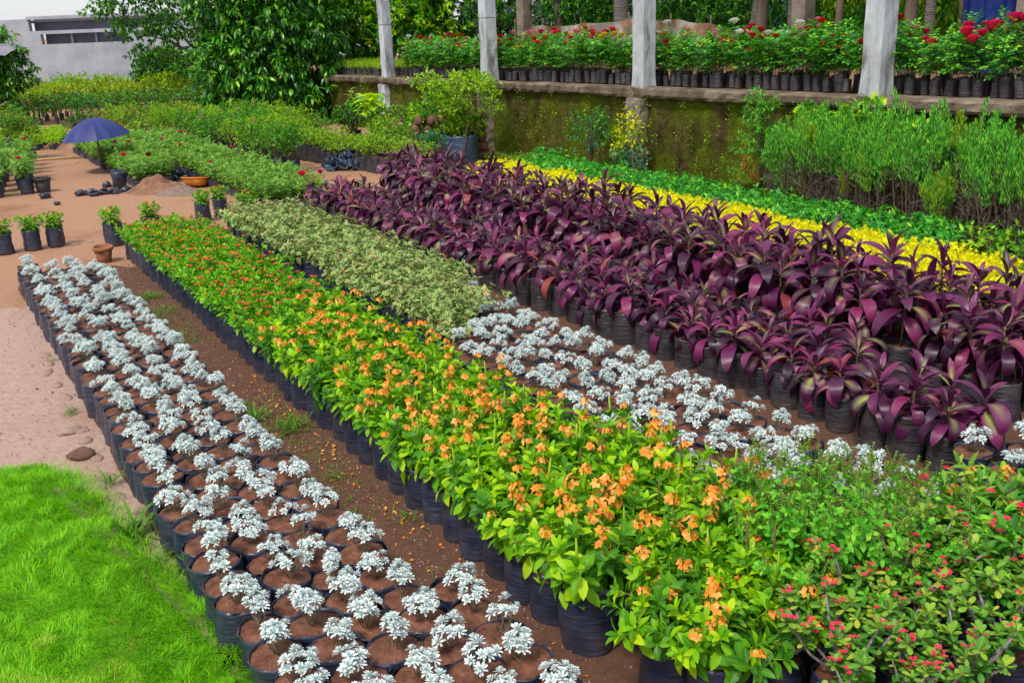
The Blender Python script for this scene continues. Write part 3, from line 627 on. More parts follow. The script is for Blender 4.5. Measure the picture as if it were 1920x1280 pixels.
fr[:, :3, 0] *= .0030; fr[:, :3, 1] *= ln[:, None]*1.1; fr[:, :3, 2] *= ln[:, None]
dryk = (fbm(bx, by, 1.7, 3, 51) > .62) & (rng.random(n_) < .4) | (rng.random(n_) < .03)
setting('lawn_grass', G().add(blade, 'lawn', fr[~dryk]).add(blade, 'lawn_dry', fr[dryk]).mesh('lawn_grass'), 'stuff')

n_ = 5200; e0 = np.array(LP[2:13]); k_ = rng.integers(0, len(e0)-1, n_); u_ = rng.random(n_)[:, None]; pe = e0[k_]*(1-u_)+e0[k_+1]*u_+rng.normal(0, .05, (n_, 2))
fr = frames(np.stack([pe[:, 0], pe[:, 1], ground_z(pe[:, 0], pe[:, 1])+.01], 1), np.stack([rng.normal(.25, .5, n_), rng.normal(.15, .5, n_), np.ones(n_)], 1))
fr[:, :3, 0] *= .0034; fr[:, :3, 1] *= rng.uniform(.05, .12, n_)[:, None]; fr[:, :3, 2] *= .07
setting('lawn_fringe', G().add(blade, 'lawn', fr).mesh('lawn_fringe'), 'stuff')

# retaining wall ----------------------------------------------------
def ledge(s): return 1.52+(s+6.3)*.0145
def wall_mat():
    m, ns, ls = new_mat('mossy_masonry'); tc = N(ns, 'ShaderNodeTexCoord')
    def noise(sc, det=8, st=(1, 1, 1)):
        mp = N(ns, 'ShaderNodeMapping'); mp.inputs['Scale'].default_value = st; ls.new(tc.outputs['Object'], mp.inputs[0])
        n = N(ns, 'ShaderNodeTexNoise'); n.inputs['Scale'].default_value = sc; n.inputs['Detail'].default_value = det; n.inputs['Roughness'].default_value = .7; ls.new(mp.outputs[0], n.inputs['Vector']); return n.outputs[0]
    a = ramp(ns, [(.3, (.014, .009, .005)), (.5, (.055, .032, .016)), (.72, (.14, .085, .05))]); ls.new(noise(5), a.inputs[0])
    b = ramp(ns, [(.3, (.03, .045, .003)), (.6, (.10, .13, .006)), (.8, (.20, .24, .01))]); ls.new(noise(18), b.inputs[0])
    f = ramp(ns, [(.39, (0, 0, 0)), (.56, (1, 1, 1))]); ls.new(noise(1.6, 8, (1, 1, .6)), f.inputs[0])
    mx = N(ns, 'ShaderNodeMix', data_type='RGBA'); ls.new(f.outputs[0], mx.inputs[0]); ls.new(a.outputs[0], mx.inputs[6]); ls.new(b.outputs[0], mx.inputs[7])
    bs = N(ns, 'ShaderNodeBsdfPrincipled'); bs.inputs['Roughness'].default_value = .95; bs.inputs['Specular IOR Level'].default_value = .1; ls.new(mx.outputs[2], bs.inputs['Base Color'])
    bp = N(ns, 'ShaderNodeBump'); bp.inputs['Strength'].default_value = 1; bp.inputs['Distance'].default_value = .05; ls.new(noise(9), bp.inputs['Height']); ls.new(bp.outputs[0], bs.inputs['Normal'])
    finish(ns, ls, bs.outputs[0]); return m
M['wall'] = wall_mat()
M['coping'] = plain('weathered_concrete', [(.3, (.04, .028, .018)), (.5, (.13, .095, .065)), (.7, (.27, .22, .17))], 3, .95, .7, 25, bdist=.02)
M['column'] = plain('whitewashed_concrete', [(.33, (.13, .12, .12)), (.46, (.36, .37, .40)), (.62, (.50, .53, .58)), (.75, (.60, .62, .66))], 2.6, .9, .6, 30, bdist=.015, stretch=(1.6, 1.6, .45), perobj=1)
M['column_stain'] = plain('stained_concrete', [(.3, (.09, .07, .06)), (.7, (.30, .24, .19))], 4, .95, .7, 30, bdist=.015)
wallo = thing('retaining_wall', 'long mossy masonry retaining wall with a rough concrete ledge, below the columns and roses', 'wall', P(-15, 10, 0))
inv = -P(-15, 10, 0)
g = G(); ss = np.arange(-34, 3, .12); zz = np.linspace(-.1, 1, 16); S_, Z_ = np.meshgrid(ss, zz, indexing='ij'); n1 = (fbm(S_*1.0, Z_*1.5, 3.2, 4, 17)-.47)*.13
T_ = 10.02+n1; Zr = np.where(Z_ < 0, Z_, Z_*(ledge(S_)-.12))
V = np.stack([.51*S_+.86*T_+inv.x, -.86*S_+.51*T_+inv.y, Zr], -1).reshape(-1, 3); I = np.arange(S_.size).reshape(S_.shape)
Fq = np.stack([I[:-1, :-1], I[1:, :-1], I[1:, 1:], I[:-1, 1:]], -1).reshape(-1, 4)
g.add(dict(V=V, L=Fq.reshape(-1), S=np.full(len(Fq), 4), UV=np.zeros((Fq.size, 2))), 'wall'); obj('masonry', g.mesh('masonry'), wallo)
# coping cast in lengths
cs = [-34, -29.6, -25.4, -20.9, -16.2, -12.65, -8.25, -4.1, -.5, 3]
for a, b in zip(cs[:-1], cs[1:]):
    g = G(); ss = np.linspace(a+.008, b-.008, 34); prof = [(9.93, -.14), (9.9, -.10), (9.9, -.02), (9.93, .0), (10.12, .006), (10.32, .0), (10.32, -.14)]
    V = []
    for i, s_ in enumerate(ss):
        for j, (t_, z_) in enumerate(prof):
            e = .022*(random.random()-.5)+.03*(float(vnoise(s_, j, 1.4, 3))-.5); q = P(s_, t_+(e if j < 4 else 0), ledge(s_)+z_+e*.5); V.append((q.x+inv.x, q.y+inv.y, q.z))
    m_ = len(prof); Fq = [(i*m_+j, i*m_+j+1, (i+1)*m_+j+1, (i+1)*m_+j) for i in range(len(ss)-1) for j in range(m_-1)]+[tuple(range(m_))[::-1], tuple((len(ss)-1)*m_+j for j in range(m_))]
    g.add(tpl(V, Fq), 'coping'); obj('coping_length', g.mesh('coping_length', False), wallo)
# buttresses under the columns
for s_ in (-26.9, -22.2, -17.44, -12.64, -8.22, -3.9):
    rg = np.random.default_rng(int(-s_*10)); V = []; nz = 12; g = G()
    for i in range(nz):
        z_ = -.1+i/(nz-1)*(ledge(s_)-.05)
        for (ds, dt) in ((-.17, 9.86), (-.02, 9.83), (.15, 9.87), (.17, 10.1), (-.17, 10.1)):
            q = P(s_+ds+rg.normal(0, .012), dt+rg.normal(0, .012), z_); V.append((q.x+inv.x, q.y+inv.y, q.z))
    Fq = [(i*5+j, i*5+(j+1) % 5, (i+1)*5+(j+1) % 5, (i+1)*5+j) for i in range(nz-1) for j in range(5)]+[(nz*5-5, nz*5-4, nz*5-3, nz*5-2, nz*5-1)]
    g.add(tpl(V, Fq), 'column_stain' if s_ > -22 else 'column'); obj('buttress', g.mesh('buttress', False), wallo)
# moss cushions and small weeds rooted in the wall
g = G(); n = 260; s_ = rng.uniform(-24, -5.5, n); z_ = rng.uniform(.15, 1.35, n)
for a, b in zip(s_, z_):
    k = int(rng.integers(8, 26)); c = P(a, 9.93, b); q = rng.normal(0, .05, (k, 3)); q[:, 2] *= 1.3
    ps = np.array(c)+q*[.6, .8, 1]-np.array([.86, .51, 0])*.01; d = rng.normal(0, .6, (k, 3))-np.array([.86, .51, -.2])
    g.add(leaf2(1, .8, .3, .2), 'lime' if rng.random() < .35 else 'olive', frames(ps+np.array(inv), d, sc=rng.uniform(.015, .035, k)))
obj('moss', g.mesh('moss'), wallo, None, 'stuff')

# upper terrace -----------------------------------------------------
V = []; 
g = G(); S_, T_ = np.meshgrid(np.arange(-70, 12, .5), np.array(list(np.arange(10.31, 13, .25))+[13.5, 14.5, 16, 18, 22, 28, 40, 60]), indexing='ij')
Zt = 1.50+(np.maximum(S_, -34)+6.3)*.0145+(fbm(S_, T_, 2, 3, 8)-.5)*.03
V = np.stack([.51*S_+.86*T_, -.86*S_+.51*T_, Zt], -1).reshape(-1, 3); I = np.arange(S_.size).reshape(S_.shape)
Fq = np.stack([I[:-1, :-1], I[1:, :-1], I[1:, 1:], I[:-1, 1:]], -1).reshape(-1, 4)
g.add(dict(V=V, L=Fq.reshape(-1), S=np.full(len(Fq), 4), UV=np.zeros((Fq.size, 2))), 'terrace')
setting('terrace_ground', g.mesh('terrace_ground'))

# columns -----------------------------------------------------------
def column(s, t, w_, h, label, mat='column', z0=None):
    z0 = ledge(s)-.02 if z0 is None else z0; o = thing('concrete_column', label, 'column', P(s, t, z0), BEDROT)
    V = []; nz = 26; rg = np.random.default_rng(int(abs(s*100))); hw = w_/2; c = .018
    sec = [(-hw+c, -hw), (0, -hw-.002), (hw-c, -hw), (hw, -hw+c), (hw+.002, 0), (hw, hw-c), (hw-c, hw), (0, hw), (-hw+c, hw), (-hw, hw-c), (-hw-.002, 0), (-hw, -hw+c)]
    for i in range(nz):
        f = 1+(.10 if i == 0 else 0)+(.03 if i == 1 else 0)
        for (x, y) in sec: V.append((x*f+rg.normal(0, .0035), y*f+rg.normal(0, .0035), h*i/(nz-1)))
    m_ = 12; Fq = [(i*m_+j, i*m_+(j+1) % m_, (i+1)*m_+(j+1) % m_, (i+1)*m_+j) for i in range(nz-1) for j in range(m_)]+[tuple((nz-1)*m_+j for j in range(m_))]
    obj('shaft', G().add(tpl(V, Fq), mat).mesh('shaft', False), o)
    return o
for s_, w_, nm in ((-22.2, .24, 'whitewashed concrete column nearest the big glossy-leaved tree'), (-17.44, .26, 'whitewashed concrete column just behind the potted citrus tree, dark patch near its top'), (-12.64, .265, 'pale concrete column at the end of the tan shade cloth, above the golden croton'), (-8.22, .275, 'widest pale concrete column, above the vines and cypress row'), (-3.9, .27, 'concrete column at the right edge of the photo, beyond the blue tarpaulin')):
    o = column(s_, 10.08, w_, 4.2, nm)
    # chipped mortar round the foot, and a tie wire
    g = G()
    for k in range(14):
        a = k/14*6.28; g.add(rock(k), 'coping', T(math.cos(a)*w_*.62, math.sin(a)*w_*.62, .02, random.uniform(.02, .045)))
    obj('broken_mortar', g.mesh('broken_mortar'), o, None, 'stuff')
    wz = 1.2 if s_ < -15 else 1.7; q = w_/2+.006; c_ = [(-q, -q, wz), (q, -q, wz+.01), (q, q, wz), (-q, q, wz-.01), (-q, -q, wz)]
    obj('tie_wire', G().add(tube(c_, .004, 4), 'bark').mesh('tie_wire'), o)
for s_, t_, w_, nm in ((-22.35, 14.0, .30, 'stained concrete column behind the shade cloth, at its left end'), (-13.1, 14.0, .30, 'short stained concrete column standing behind the roses, left of the widest column'), (-8.85, 13.9, .22, 'pale column sliver beside the blue tarpaulin, at its right')):
    column(s_, t_, w_, 4.6, nm, 'column_stain' if s_ < -8 else 'column', 1.2)

# ================================================================== PLANTS IN ROWS
GOLD = 0
def bed(kind, cat, group, label, cols, s1, s0, ds, pick, stag=True, jit=.012, sc=(.95, 1.06), tilt=.02, scf=None, zf=None):
    n = 0
    for ci, t_ in enumerate(cols):
        a1 = s1[ci] if isinstance(s1, (list, tuple)) else s1; a0 = s0[ci] if isinstance(s0, (list, tuple)) else s0
        k = 0; s_ = a1-(ds*.5 if stag and ci % 2 else 0)
        while s_ > a0:
            k += 1; ss_, tt_ = s_+fresh(jit), t_+fresh(jit)
            if True:
                q = P(ss_, tt_); z_ = float(ground_z(q.x, q.y)) if zf is None else zf(ss_)
                parts = pick(ss_, tt_, math.hypot(q.x, q.y))
                if parts is not None:
                    put(kind, parts, label(k, ci, ss_), cat, (q.x, q.y, z_), random.random()*6.28, random.uniform(*sc)*(scf(ss_) if scf else 1), group, tilt); n += 1
            s_ -= ds
    return n
def rowof(ci, n, a, b): return 'in the row nearest '+a if ci == 0 else ('in the row nearest '+b if ci == n-1 else 'in the %s row from %s' % (ordn(ci+1), a))

SN = [silver_variant(i, True) for i in range(9)]; SF = [silver_variant(i+20, False, 'white', 1.12) for i in range(8)]
pick_s = lambda s, t, d: random.choice(SN if d < 6.6 else SF)
bed('silver_plant', 'potted plant', 'silver-leaved plants in black bags, left bed', lambda k, ci, s: 'silver rosette plant, %s from near end %s' % (ordn(k), rowof(ci, 5, 'the lawn', 'the orange flowers')),
    [.875, 1.07, 1.265, 1.46, 1.65], [-2.75, -2.3, -2.3, -2.3, -2.35], [-11.5, -11.3, -11.2, -11.0, -3.5], .212, pick_s, tilt=.035)
bed('silver_plant', 'potted plant', 'silver-leaved plants in black bags, middle bed', lambda k, ci, s: 'silver rosette plant, %s from the near end %s' % (ordn(k), rowof(ci, 5, 'the orange flowers', 'the purple plants')),
    [3.25, 3.44, 3.62, 3.81, 3.99], [-2.9, -2.7, -2.6, -2.5, -2.5], [-6.35, -6.5, -6.8, -7.3, -7.6], .212, pick_s, tilt=.035)
for (s_, t_, nm, sc_) in ((-2.98, 4.66, 'silver plant in the black bag at the foot of the smallest purple plant', 1.), (-2.76, 4.84, 'tall silver plant on bare stems at the right edge of the photo', 1.15), (-2.72, 4.58, 'silver plant in a black bag beside the near end of the purple rows', 1.), (-2.55, 4.78, 'nearest silver plant at the right edge, by the red flowered shrub', 1.)):
    q = P(s_, t_); put('silver_plant', random.choice(SN), nm, 'potted plant', (q.x, q.y, 0), random.random()*6, sc_)

CN = [cross_variant(i, True) for i in range(8)]; CG = [cross_variant(i+40, True, 1.35) for i in range(4)]; CF = [cross_variant(i+20, False) for i in range(8)]; RF = [red_variant(i) for i in range(8)]
def pick_o(s, t, d):
    if s+.45*(t-2.4)+random.uniform(-.5, .5) < -7.4: return None
    return random.choice(CN if d < 6.0 else CF)
OC = [2.12, 2.34, 2.56, 2.78, 2.98]
bed('orange_flowering_plant', 'potted plant', 'orange flowering plants in black bags', lambda k, ci, s: 'orange-flowered plant, %s from near end %s' % (ordn(k), rowof(ci, 5, 'the left aisle', 'the variegated plants')),
    OC, [-3.03, -2.35, -2.45, -2.5, -2.75], [-8.5, -8.5, -8.5, -8.5, -3.9], .225, lambda s, t, d: random.choice(CG if s > -2.9 else (CN if d < 6.0 else CF)) if s+.45*(t-2.4) > -7.4 else None, tilt=.03, scf=lambda s: 1+.14*max(0, min(1, (s+5)/2)))
bed('red_flowering_plant', 'potted plant', 'red flowering plants in black bags', lambda k, ci, s: 'red-flowered plant, %s from the orange ones %s' % (ordn(k), rowof(ci, 4, 'the left aisle', 'the variegated plants')),
    OC[:4], [-7.35, -7.5, -7.6, -7.7], [-12.3, -12.4, -12.5, -12.3], .225, lambda s, t, d: random.choice(RF), tilt=.03)
for a_, t_, nm in ((-2.6, 2.2, 'nearest drooping orange-flowered plant, right of the last black bag of the left aisle'), (-2.38, 2.26, 'orange-flowered plant at the bottom edge, left of the thorny bushes')):
    q = P(a_, t_); put('orange_flowering_plant', random.choice(CG), nm, 'potted plant', (q.x, q.y, 0), random.random()*6, 1.05)
VF = [var_variant(i) for i in range(8)]
bed('variegated_plant', 'potted plant', 'cream and green variegated plants in black bags', lambda k, ci, s: 'cream-edged plant, %s from silver ones %s' % (ordn(k), rowof(ci, 4, 'the red flowers', 'the purple plants')),
    [3.38, 3.60, 3.82, 4.0], [-6.55, -6.75, -7.0, -7.6], [-12.45, -12.4, -12.5, -12.3], .225, lambda s, t, d: random.choice(VF), tilt=.04)
PN = [cord_variant(i, True, .06+.02*(i % 3), 1.) for i in range(9)]; PF = [cord_variant(i+30, False, .07+.02*(i % 3), 1.) for i in range(7)]
bed('purple_cordyline', 'potted plant', 'purple leaved plants in dusty black bags, front block', lambda k, ci, s: 'short purple plant, %s from near end %s' % (ordn(k), rowof(ci, 3, 'the silver plants', 'the taller block')),
    [4.76, 5.0, 5.24], [-3.22, -3.0, -4.3], [-13.3, -13.4, -13.5], .245, lambda s, t, d: random.choice(PN if d < 8.6 else PF), jit=.02, sc=(.85, 1.12), tilt=.04)
PTN = [cord_variant(i+60, True, .28+.05*(i % 3), 1.15) for i in range(7)]; PTF = [cord_variant(i+90, False, .28+.05*(i % 3), 1.15) for i in range(6)]
bed('tall_purple_cordyline', 'potted plant', 'taller purple leaved plants on bare stems, rear block', lambda k, ci, s: 'tall purple plant, %s from near end %s' % (ordn(k), rowof(ci, 4, 'the shorter block', 'the yellow bed')),
    [5.72, 5.97, 6.22, 6.47], [-3.5, -3.3, -3.2, -3.3], [-13.2, -13.4, -13.6, -13.6], .27, lambda s, t, d: random.choice(PTN if d < 8.2 else PTF), jit=.025, sc=(.9, 1.1), tilt=.04)
YF = [yel_variant(i) for i in range(6)]; GF = [grn_variant(i) for i in range(6)]
bed('golden_plant', 'potted plant', 'bright yellow leaved plants in a dense bed', lambda k, ci, s: 'bright yellow leafy plant, %s from near end %s' % (ordn(k), rowof(ci, 4, 'the purple plants', 'the green bed')),
    [7.1, 7.36, 7.62, 7.88], [-4.6, -4.7, -4.8, -4.9], [-13.0, -13.3, -13.6, -13.6], .25, lambda s, t, d: random.choice(YF), sc=(1.08, 1.28))
bed('green_leafy_plant', 'potted plant', 'pointed green leaved plants in a dense bed', lambda k, ci, s: 'pointed-leaved green plant, %s from near end %s' % (ordn(k), rowof(ci, 4, 'the yellow bed', 'the mossy wall')),
    [8.2, 8.44, 8.68, 8.92], [-5.9, -6.0, -6.1, -6.3], [-13.4, -13.6, -13.9, -14.0], .27, lambda s, t, d: random.choice(GF), sc=(.9, 1.2))

# roses on the ledge ------------------------------------------------
cl = ['magenta', 'red', 'pink', 'white', 'yellow', 'crimson']
RW = [rose_variant(i, ROSE_SH, 'rose', 4, .18, [], .5) for i in range(7)]
RWB = [rose_variant(i+10, ROSE_SH, 'rose', 4, .18, [c]*2, .42, 1.2) for i, c in enumerate(['red', 'magenta', 'pink', 'white', 'pink', 'yellow', 'red', 'hotpink'])]
RWM = [rose_variant(i+30, ROSE_SH, 'rose', 4, .18, ['magenta', 'hotpink'][:1+i % 2], .4, 1.6) for i in range(4)]
def pick_r(s, t, d):
    if s > -8: return random.choice(RWM) if random.random() < .5 else random.choice(RW)
    return random.choice(RWB) if random.random() < .5 else random.choice(RW)
bed('potted_rose', 'rose bush', 'rose bushes in small black bags on the ledge', lambda k, ci, s: 'rose bush on the ledge in small black bag, %s from right %s' % (ordn(k), ['in front row', 'in middle row', 'in back row'][ci]),
    [10.43, 10.72, 11.2], -4.6, [-21.9, -21.7, -21.5], .18, pick_r, jit=.04, sc=(.8, 1.22), tilt=.08, zf=lambda s: ledge(s)+.0)
LY = [merged(YEL_SH, bush_variant(YEL_SH, BAG['rose'][0], np.random.default_rng(i), 7, .05, .6, z0=.17)[1], 'foliage') for i in range(3)]
ML = [shoot_mesh(1500+i, leaf2(1, .5), 'lime', H=.2, nodes=6, per=3, lsc=.05) for i in range(4)]
LL = []
for i in range(4):
    pr, mt = bush_variant(ML, BAG['rose'][i % 3], np.random.default_rng(i+77), 8, .06, .6, z0=.17); LL.append(pr+[('foliage', merged(ML, mt, 'foliage'), None, 'stuff')])
bed('lime_seedling', 'potted plant', 'low lime green seedlings in small bags on the far ledge', lambda k, ci, s: 'low lime-green seedling at far end of ledge, %s along, %s row' % (ordn(k), ordn(ci+1)),
    [10.45, 10.75, 11.1, 11.5], -22.5, -27.2, .2, lambda s, t, d: random.choice(LL), jit=.03, zf=lambda s: ledge(s))

# rose seedlings on the ground at the far left ------------------------
RS = [rose_variant(i+50, ROSE_SH2, 'seed', 5, .10, [], .32) for i in range(6)]; RSB = [rose_variant(i+60, ROSE_SH2, 'seed', 5, .10, [c], .32, 1.2) for i, c in enumerate(['magenta', 'pink', 'crimson', 'hotpink'])]
pick_rs = lambda s, t, d: random.choice(RSB) if random.random() < .07 else random.choice(RS)
bed('rose_seedling', 'rose seedling', 'rose seedlings in short black bags by the umbrella', lambda k, ci, s: 'rose seedling by the umbrella, %s from the soil heap, %s row from left' % (ordn(k), ordn(ci+1)),
    [3.36, 3.6, 3.84, 4.0], [-17.95, -18.0, -18.1, -18.3], [-24.6]*4, .2, pick_rs, jit=.02, sc=(.85, 1.1), tilt=.05)
bed('rose_seedling', 'rose seedling', 'rose seedlings in short black bags, long bed behind the orange basin', lambda k, ci, s: 'rose seedling in long bed behind basin, %s from near end, %s row' % (ordn(k), ordn(ci+1)),
    [4.42, 4.68, 4.94, 5.2], [-14.1, -14.0, -13.9, -13.95], [-24.6, -24.6, -24.4, -24.2], .21, pick_rs, jit=.02, sc=(.85, 1.1), tilt=.05)

# ================================================================== SHRUBS
def canopy(g, ells, lf, mat, n, k, size, seed, drop=.15, spread=.9, shell=.55, mats=None, rad=.0):
    rg = np.random.default_rng(seed); vol = np.array([e[3]*e[4]*e[5] for e in ells])**.67; cnt = (n*vol/vol.sum()).astype(int)+1
    for (cx, cy, cz, rx, ry, rz_), m_ in zip(ells, cnt):
        d = nrm(rg.normal(0, 1, (m_, 3))); q = (shell+(1-shell)*rg.random(m_)**.6); q *= 1+.28*(vnoise(d[:, 0]*2+d[:, 2], d[:, 1]*2-d[:, 2], 1.7, seed % 50)-.5)*2
        c = d*q[:, None]*[rx, ry, rz_]+[cx, cy, cz]
        mt = mat if mats is None else None
        gi = rg.integers(0, 1 if mats is None else len(mats), m_)
        for mi_ in range(1 if mats is None else len(mats)):
            cc = c[gi == mi_]; dd = d[gi == mi_]; mm = len(cc)
            if not mm: continue
            ps = np.repeat(cc, k, 0)+rg.normal(0, size*rad+1e-4, (mm*k, 3)); out_ = np.repeat(dd, k, 0)
            dr = out_*.55+rg.normal(0, .55*spread, (mm*k, 3)); dr[:, 2] -= drop
            g.add(lf, mat if mats is None else mats[mi_], frames(ps, dr, sc=size*rg.uniform(.65, 1.2, mm*k), roll=rg.normal(0, .4, mm*k)))
    return g
_sh = {}
def shrub(kind, label, cat, loc, R, H, mat, size=.05, n=200, k=4, bag=None, lf=None, flower=None, nf=0, group=None, twigs=7, mats=None, seed=0, stem='twig', key=None, shell=.3, drop=.1, z0=None, frm=.12):
    key = key or (kind, seed, R, H)
    if key not in _sh:
        rg = np.random.default_rng(seed+1700); parts = []; zb = 0
        if bag: b = BAG[bag][seed % len(BAG[bag])]; parts += [b[0], b[1]]; zb = {'std': .25, 'mid': .27, 'big': .5, 'rose': .17, 'seed': .1, 'dusty': .25}[bag]
        g = G()
        for i in range(twigs):
            a = i*2.4+rg.random(); q = R*.7*rg.random()**.5; e = np.array([math.cos(a)*q, math.sin(a)*q, zb+H*rg.uniform(.6, .95)]); g.add(tube([(q*.12*math.cos(a), q*.12*math.sin(a), zb-.02), (e[0]*.4, e[1]*.4, zb+(e[2]-zb)*.5), e], [.012*R/.3, .008*R/.3, .003], 4, False), stem)
        parts.append(('stem', g.mesh('stem'), None, 'stuff'))
        ell = [(0, 0, zb+H*(.5+frm/2), R, R, H*(.5-frm/2))]
        for i in range(5):
            a = rg.random()*6.28; q = R*.55; ell.append((q*math.cos(a), q*math.sin(a), zb+H*rg.uniform(.4, .8), R*.5, R*.5, H*.27))
        g = canopy(G(), ell, lf or leaf2(1, .5, .3, .15), mat, n, k, size, seed+3, shell=shell, mats=mats, drop=drop)
        parts.append(('foliage', g.mesh('foliage'), None, 'stuff'))
        for i in range(nf):
            a = rg.random()*6.28; el = rg.uniform(.2, 1.4); q = rg.uniform(.85, 1.05)
            parts.append(('bloom', PINKF[i % 3] if flower == ['smallpink'] else BLOOM[flower[i % len(flower)]], T(R*q*math.cos(a)*math.cos(el), R*q*math.sin(a)*math.cos(el), zb+H*.55+H*.45*q*math.sin(el), 1.), None))
        _sh[key] = parts
    return put(kind, _sh[key], label, cat, loc, random.random()*6.28, random.uniform(.88, 1.12), group)

# ---- back rows in front of the building (they run across the view)
i = 0
nx_ = 15
for row, (y_, h_, mt) in enumerate([(41, .95, ['lime', 'lime', 'mid']), (39.4, .9, ['lime', 'lime', 'lime', 'bronze']), (37.6, .85, ['bronze', 'lime', 'lime']), (36.0, .8, ['lime', 'olive', 'bronze', 'lime'])]):
    for c in range(nx_):
        x_ = -19.3+c*.78+row*.2+fresh(.12)+(row*.12)
        shrub('hedge_shrub', '%s shrub before the grey building, %s from left in %s row' % (['lime-green', 'yellow-green', 'bronze-tipped', 'orange-tipped'][row], ordn(c+1), ['back', 'third', 'second', 'front'][row]), 'shrub', (x_, y_+fresh(.2)+.08*c, 0), .48, h_, 'lime', .085, 210, 5, None, mats=mt, seed=c % 3+row*3, key=('hedge', row, c % 3), group='lime and bronze shrubs in front of the grey building')
for row, y_ in enumerate([32.6, 31.2, 29.8]):
    for c in range(24):
        x_ = -16.4+c*.40+fresh(.06)
        shrub('periwinkle_plant', 'dark upright plant behind the umbrella, %s from left in %s row' % (ordn(c+1), ['back', 'middle', 'front'][row]), 'potted plant', (x_, y_+fresh(.1)+.05*c, 0), .23, .62, 'mid', .08, 60, 4, 'rose', mats=['dark', 'rose', 'mid'], seed=c % 4, key=('vinca', c % 5), flower=['white', 'pink'], nf=(2 if c % 5 == 2 else 0), group='dark green plants in rows behind the umbrella')
# low lime bed, black seedling trays and mixed pots behind the umbrella
for a in range(5):
    for b in range(8):
        q = (-11.9+a*.34+b*-.14, 23.6+b*.42)
        shrub('lime_seedling', 'low bright green seedling left of umbrella, %s from path, %s line' % (ordn(b+1), ordn(a+1)), 'potted plant', (q[0]+fresh(.04), q[1]+fresh(.05), 0), .2, .18, 'lime', .05, 60, 4, 'seed', seed=a % 3, key=('lowlime', (a+b) % 4), group='low bright green seedlings left of the umbrella', twigs=3)
k = 0
for a in range(8):
    for b in range(6):
        x_ = -10.9+a*.55+fresh(.1); y_ = 24.0+b*.95+a*.1+fresh(.15); k += 1
        if x_ < -9.4 and y_ < 25: continue
        col = random.choice([(['olive', 'lime'], 'yellow-green'), (['mid', 'olive'], 'mid-green'), (['lime', 'mid'], 'bright green'), (['dark', 'mid'], 'dark green'), (['bronze', 'olive'], 'bronze-tipped')])
        shrub('mixed_pot_plant', 'small %s bush behind the umbrella, %s from left, %s line back' % (col[1], ordn(a+1), ordn(b+1)), 'shrub', (x_, y_, 0), .27, random.choice([.32, .42, .5]), 'mid', .06, 100, 4, 'rose', mats=col[0], seed=k, key=('mix', col[1], k % 3), group='mixed small bushes behind the umbrella', flower=['pink'], nf=0)
shrub('ball_shrub', 'round dense bright green ball shrub between the umbrella and the big tree', 'shrub', (-7.95, 24.3, 0), .46, .85, 'mid', .035, 1500, 5, None, lf=leaf2(1, .22), mats=['mid', 'lime'], seed=5, shell=.6)
# dark plants beside black trays
for a in range(10):
    q = (-11.2+a*.2+fresh(.03), 26.6+a*.25); shrub('dark_seedling', 'nearly black leaved seedling, %s from the left beyond the low lime bed' % ordn(a+1), 'potted plant', (q[0], q[1], 0), .17, .3, 'purple', .09, 18, 3, 'seed', seed=a % 2, key=('drk', a % 2), group='black leaved seedlings beyond the low lime bed', twigs=2)

# ---- shrubs behind the long rose bed
k = 0
for a, t_ in enumerate([5.65, 6.05, 6.5, 6.95, 7.4]):
    s_ = -17.6 if a < 2 else -19.6
    while s_ > -25:
        k += 1; q = P(s_+fresh(.08), t_+fresh(.08)); c = random.choice([(['lime', 'olive', 'lime'], 'yellow-green'), (['olive', 'mid'], 'olive-green'), (['mid', 'rose'], 'mid-green')])
        shrub('bushy_shrub', 'bushy %s shrub beside the long rose bed, %s from near end' % (c[1], ordn(k)), 'shrub', (q.x, q.y, 0), .33, .62, 'olive', .045, 230, 5, 'std', mats=c[0], seed=k, key=('bsh', c[1], k % 4), flower=['pink', 'hotpink'], nf=1 if k % 3 == 0 else 0, group='bushy shrubs beside the long rose bed')
        s_ -= .58
# row with a visible line of black bags, on past the heap of empty bags
k = 0
for a, (tt, off) in enumerate([(6.75, 0), (7.08, .1)]):
    for j in range(17):
        k += 1; q = P(-19.3+j*.235, tt+j*.035+fresh(.02))
        shrub('hedge_plant', 'fine-leaved plant behind the bag heap, %s from left in %s line' % (ordn(j+1), ['front', 'back'][a]), 'potted plant', (q.x, q.y, 0), .2, .36, 'olive', .04, 130, 4, 'dusty', mats=['olive', 'lime'], seed=k % 4, key=('hp', k % 4), group='fine-leaved plants behind the heap of empty bags')
for (s_, t_, R_, H_, mt, nm, ct, sz) in [
    (-16.6, 7.55, .42, .55, ['olive', 'mid'], 'wide fine-leaved olive bush in a black bag right of the heap of empty bags', 'shrub', .04),
    (-17.4, 7.75, .4, .6, ['olive', 'lime'], 'yellow-green rounded bush just behind the heap of empty bags', 'shrub', .04),
    (-16.1, 8.0, .33, .5, ['mid', 'teal'], 'small blue-green bush with pink blooms left of the citrus pot', 'shrub', .05),
    (-18.6, 8.4, .5, .75, ['mid', 'olive'], 'tangled mid-green shrub against the wall under the banana', 'shrub', .07),
    (-17.4, 8.8, .5, .8, ['mid', 'lime'], 'leafy green shrub against the wall left of the citrus', 'shrub', .08),
    (-16.5, 8.9, .45, .75, ['lime', 'mid'], 'bright green shrub beside the pile of clay pots', 'shrub', .06),
    (-20.5, 8.4, .55, .7, ['mid', 'dark'], 'dark green shrub at the foot of the wall near the big tree', 'shrub', .08)]:
    q = P(s_, t_); shrub('wall_shrub', nm, ct, (q.x, q.y, 0), R_, H_, 'mid', sz, 420, 5, 'std', mats=mt, seed=int(-s_*10), flower=['pink', 'white'], nf=2)

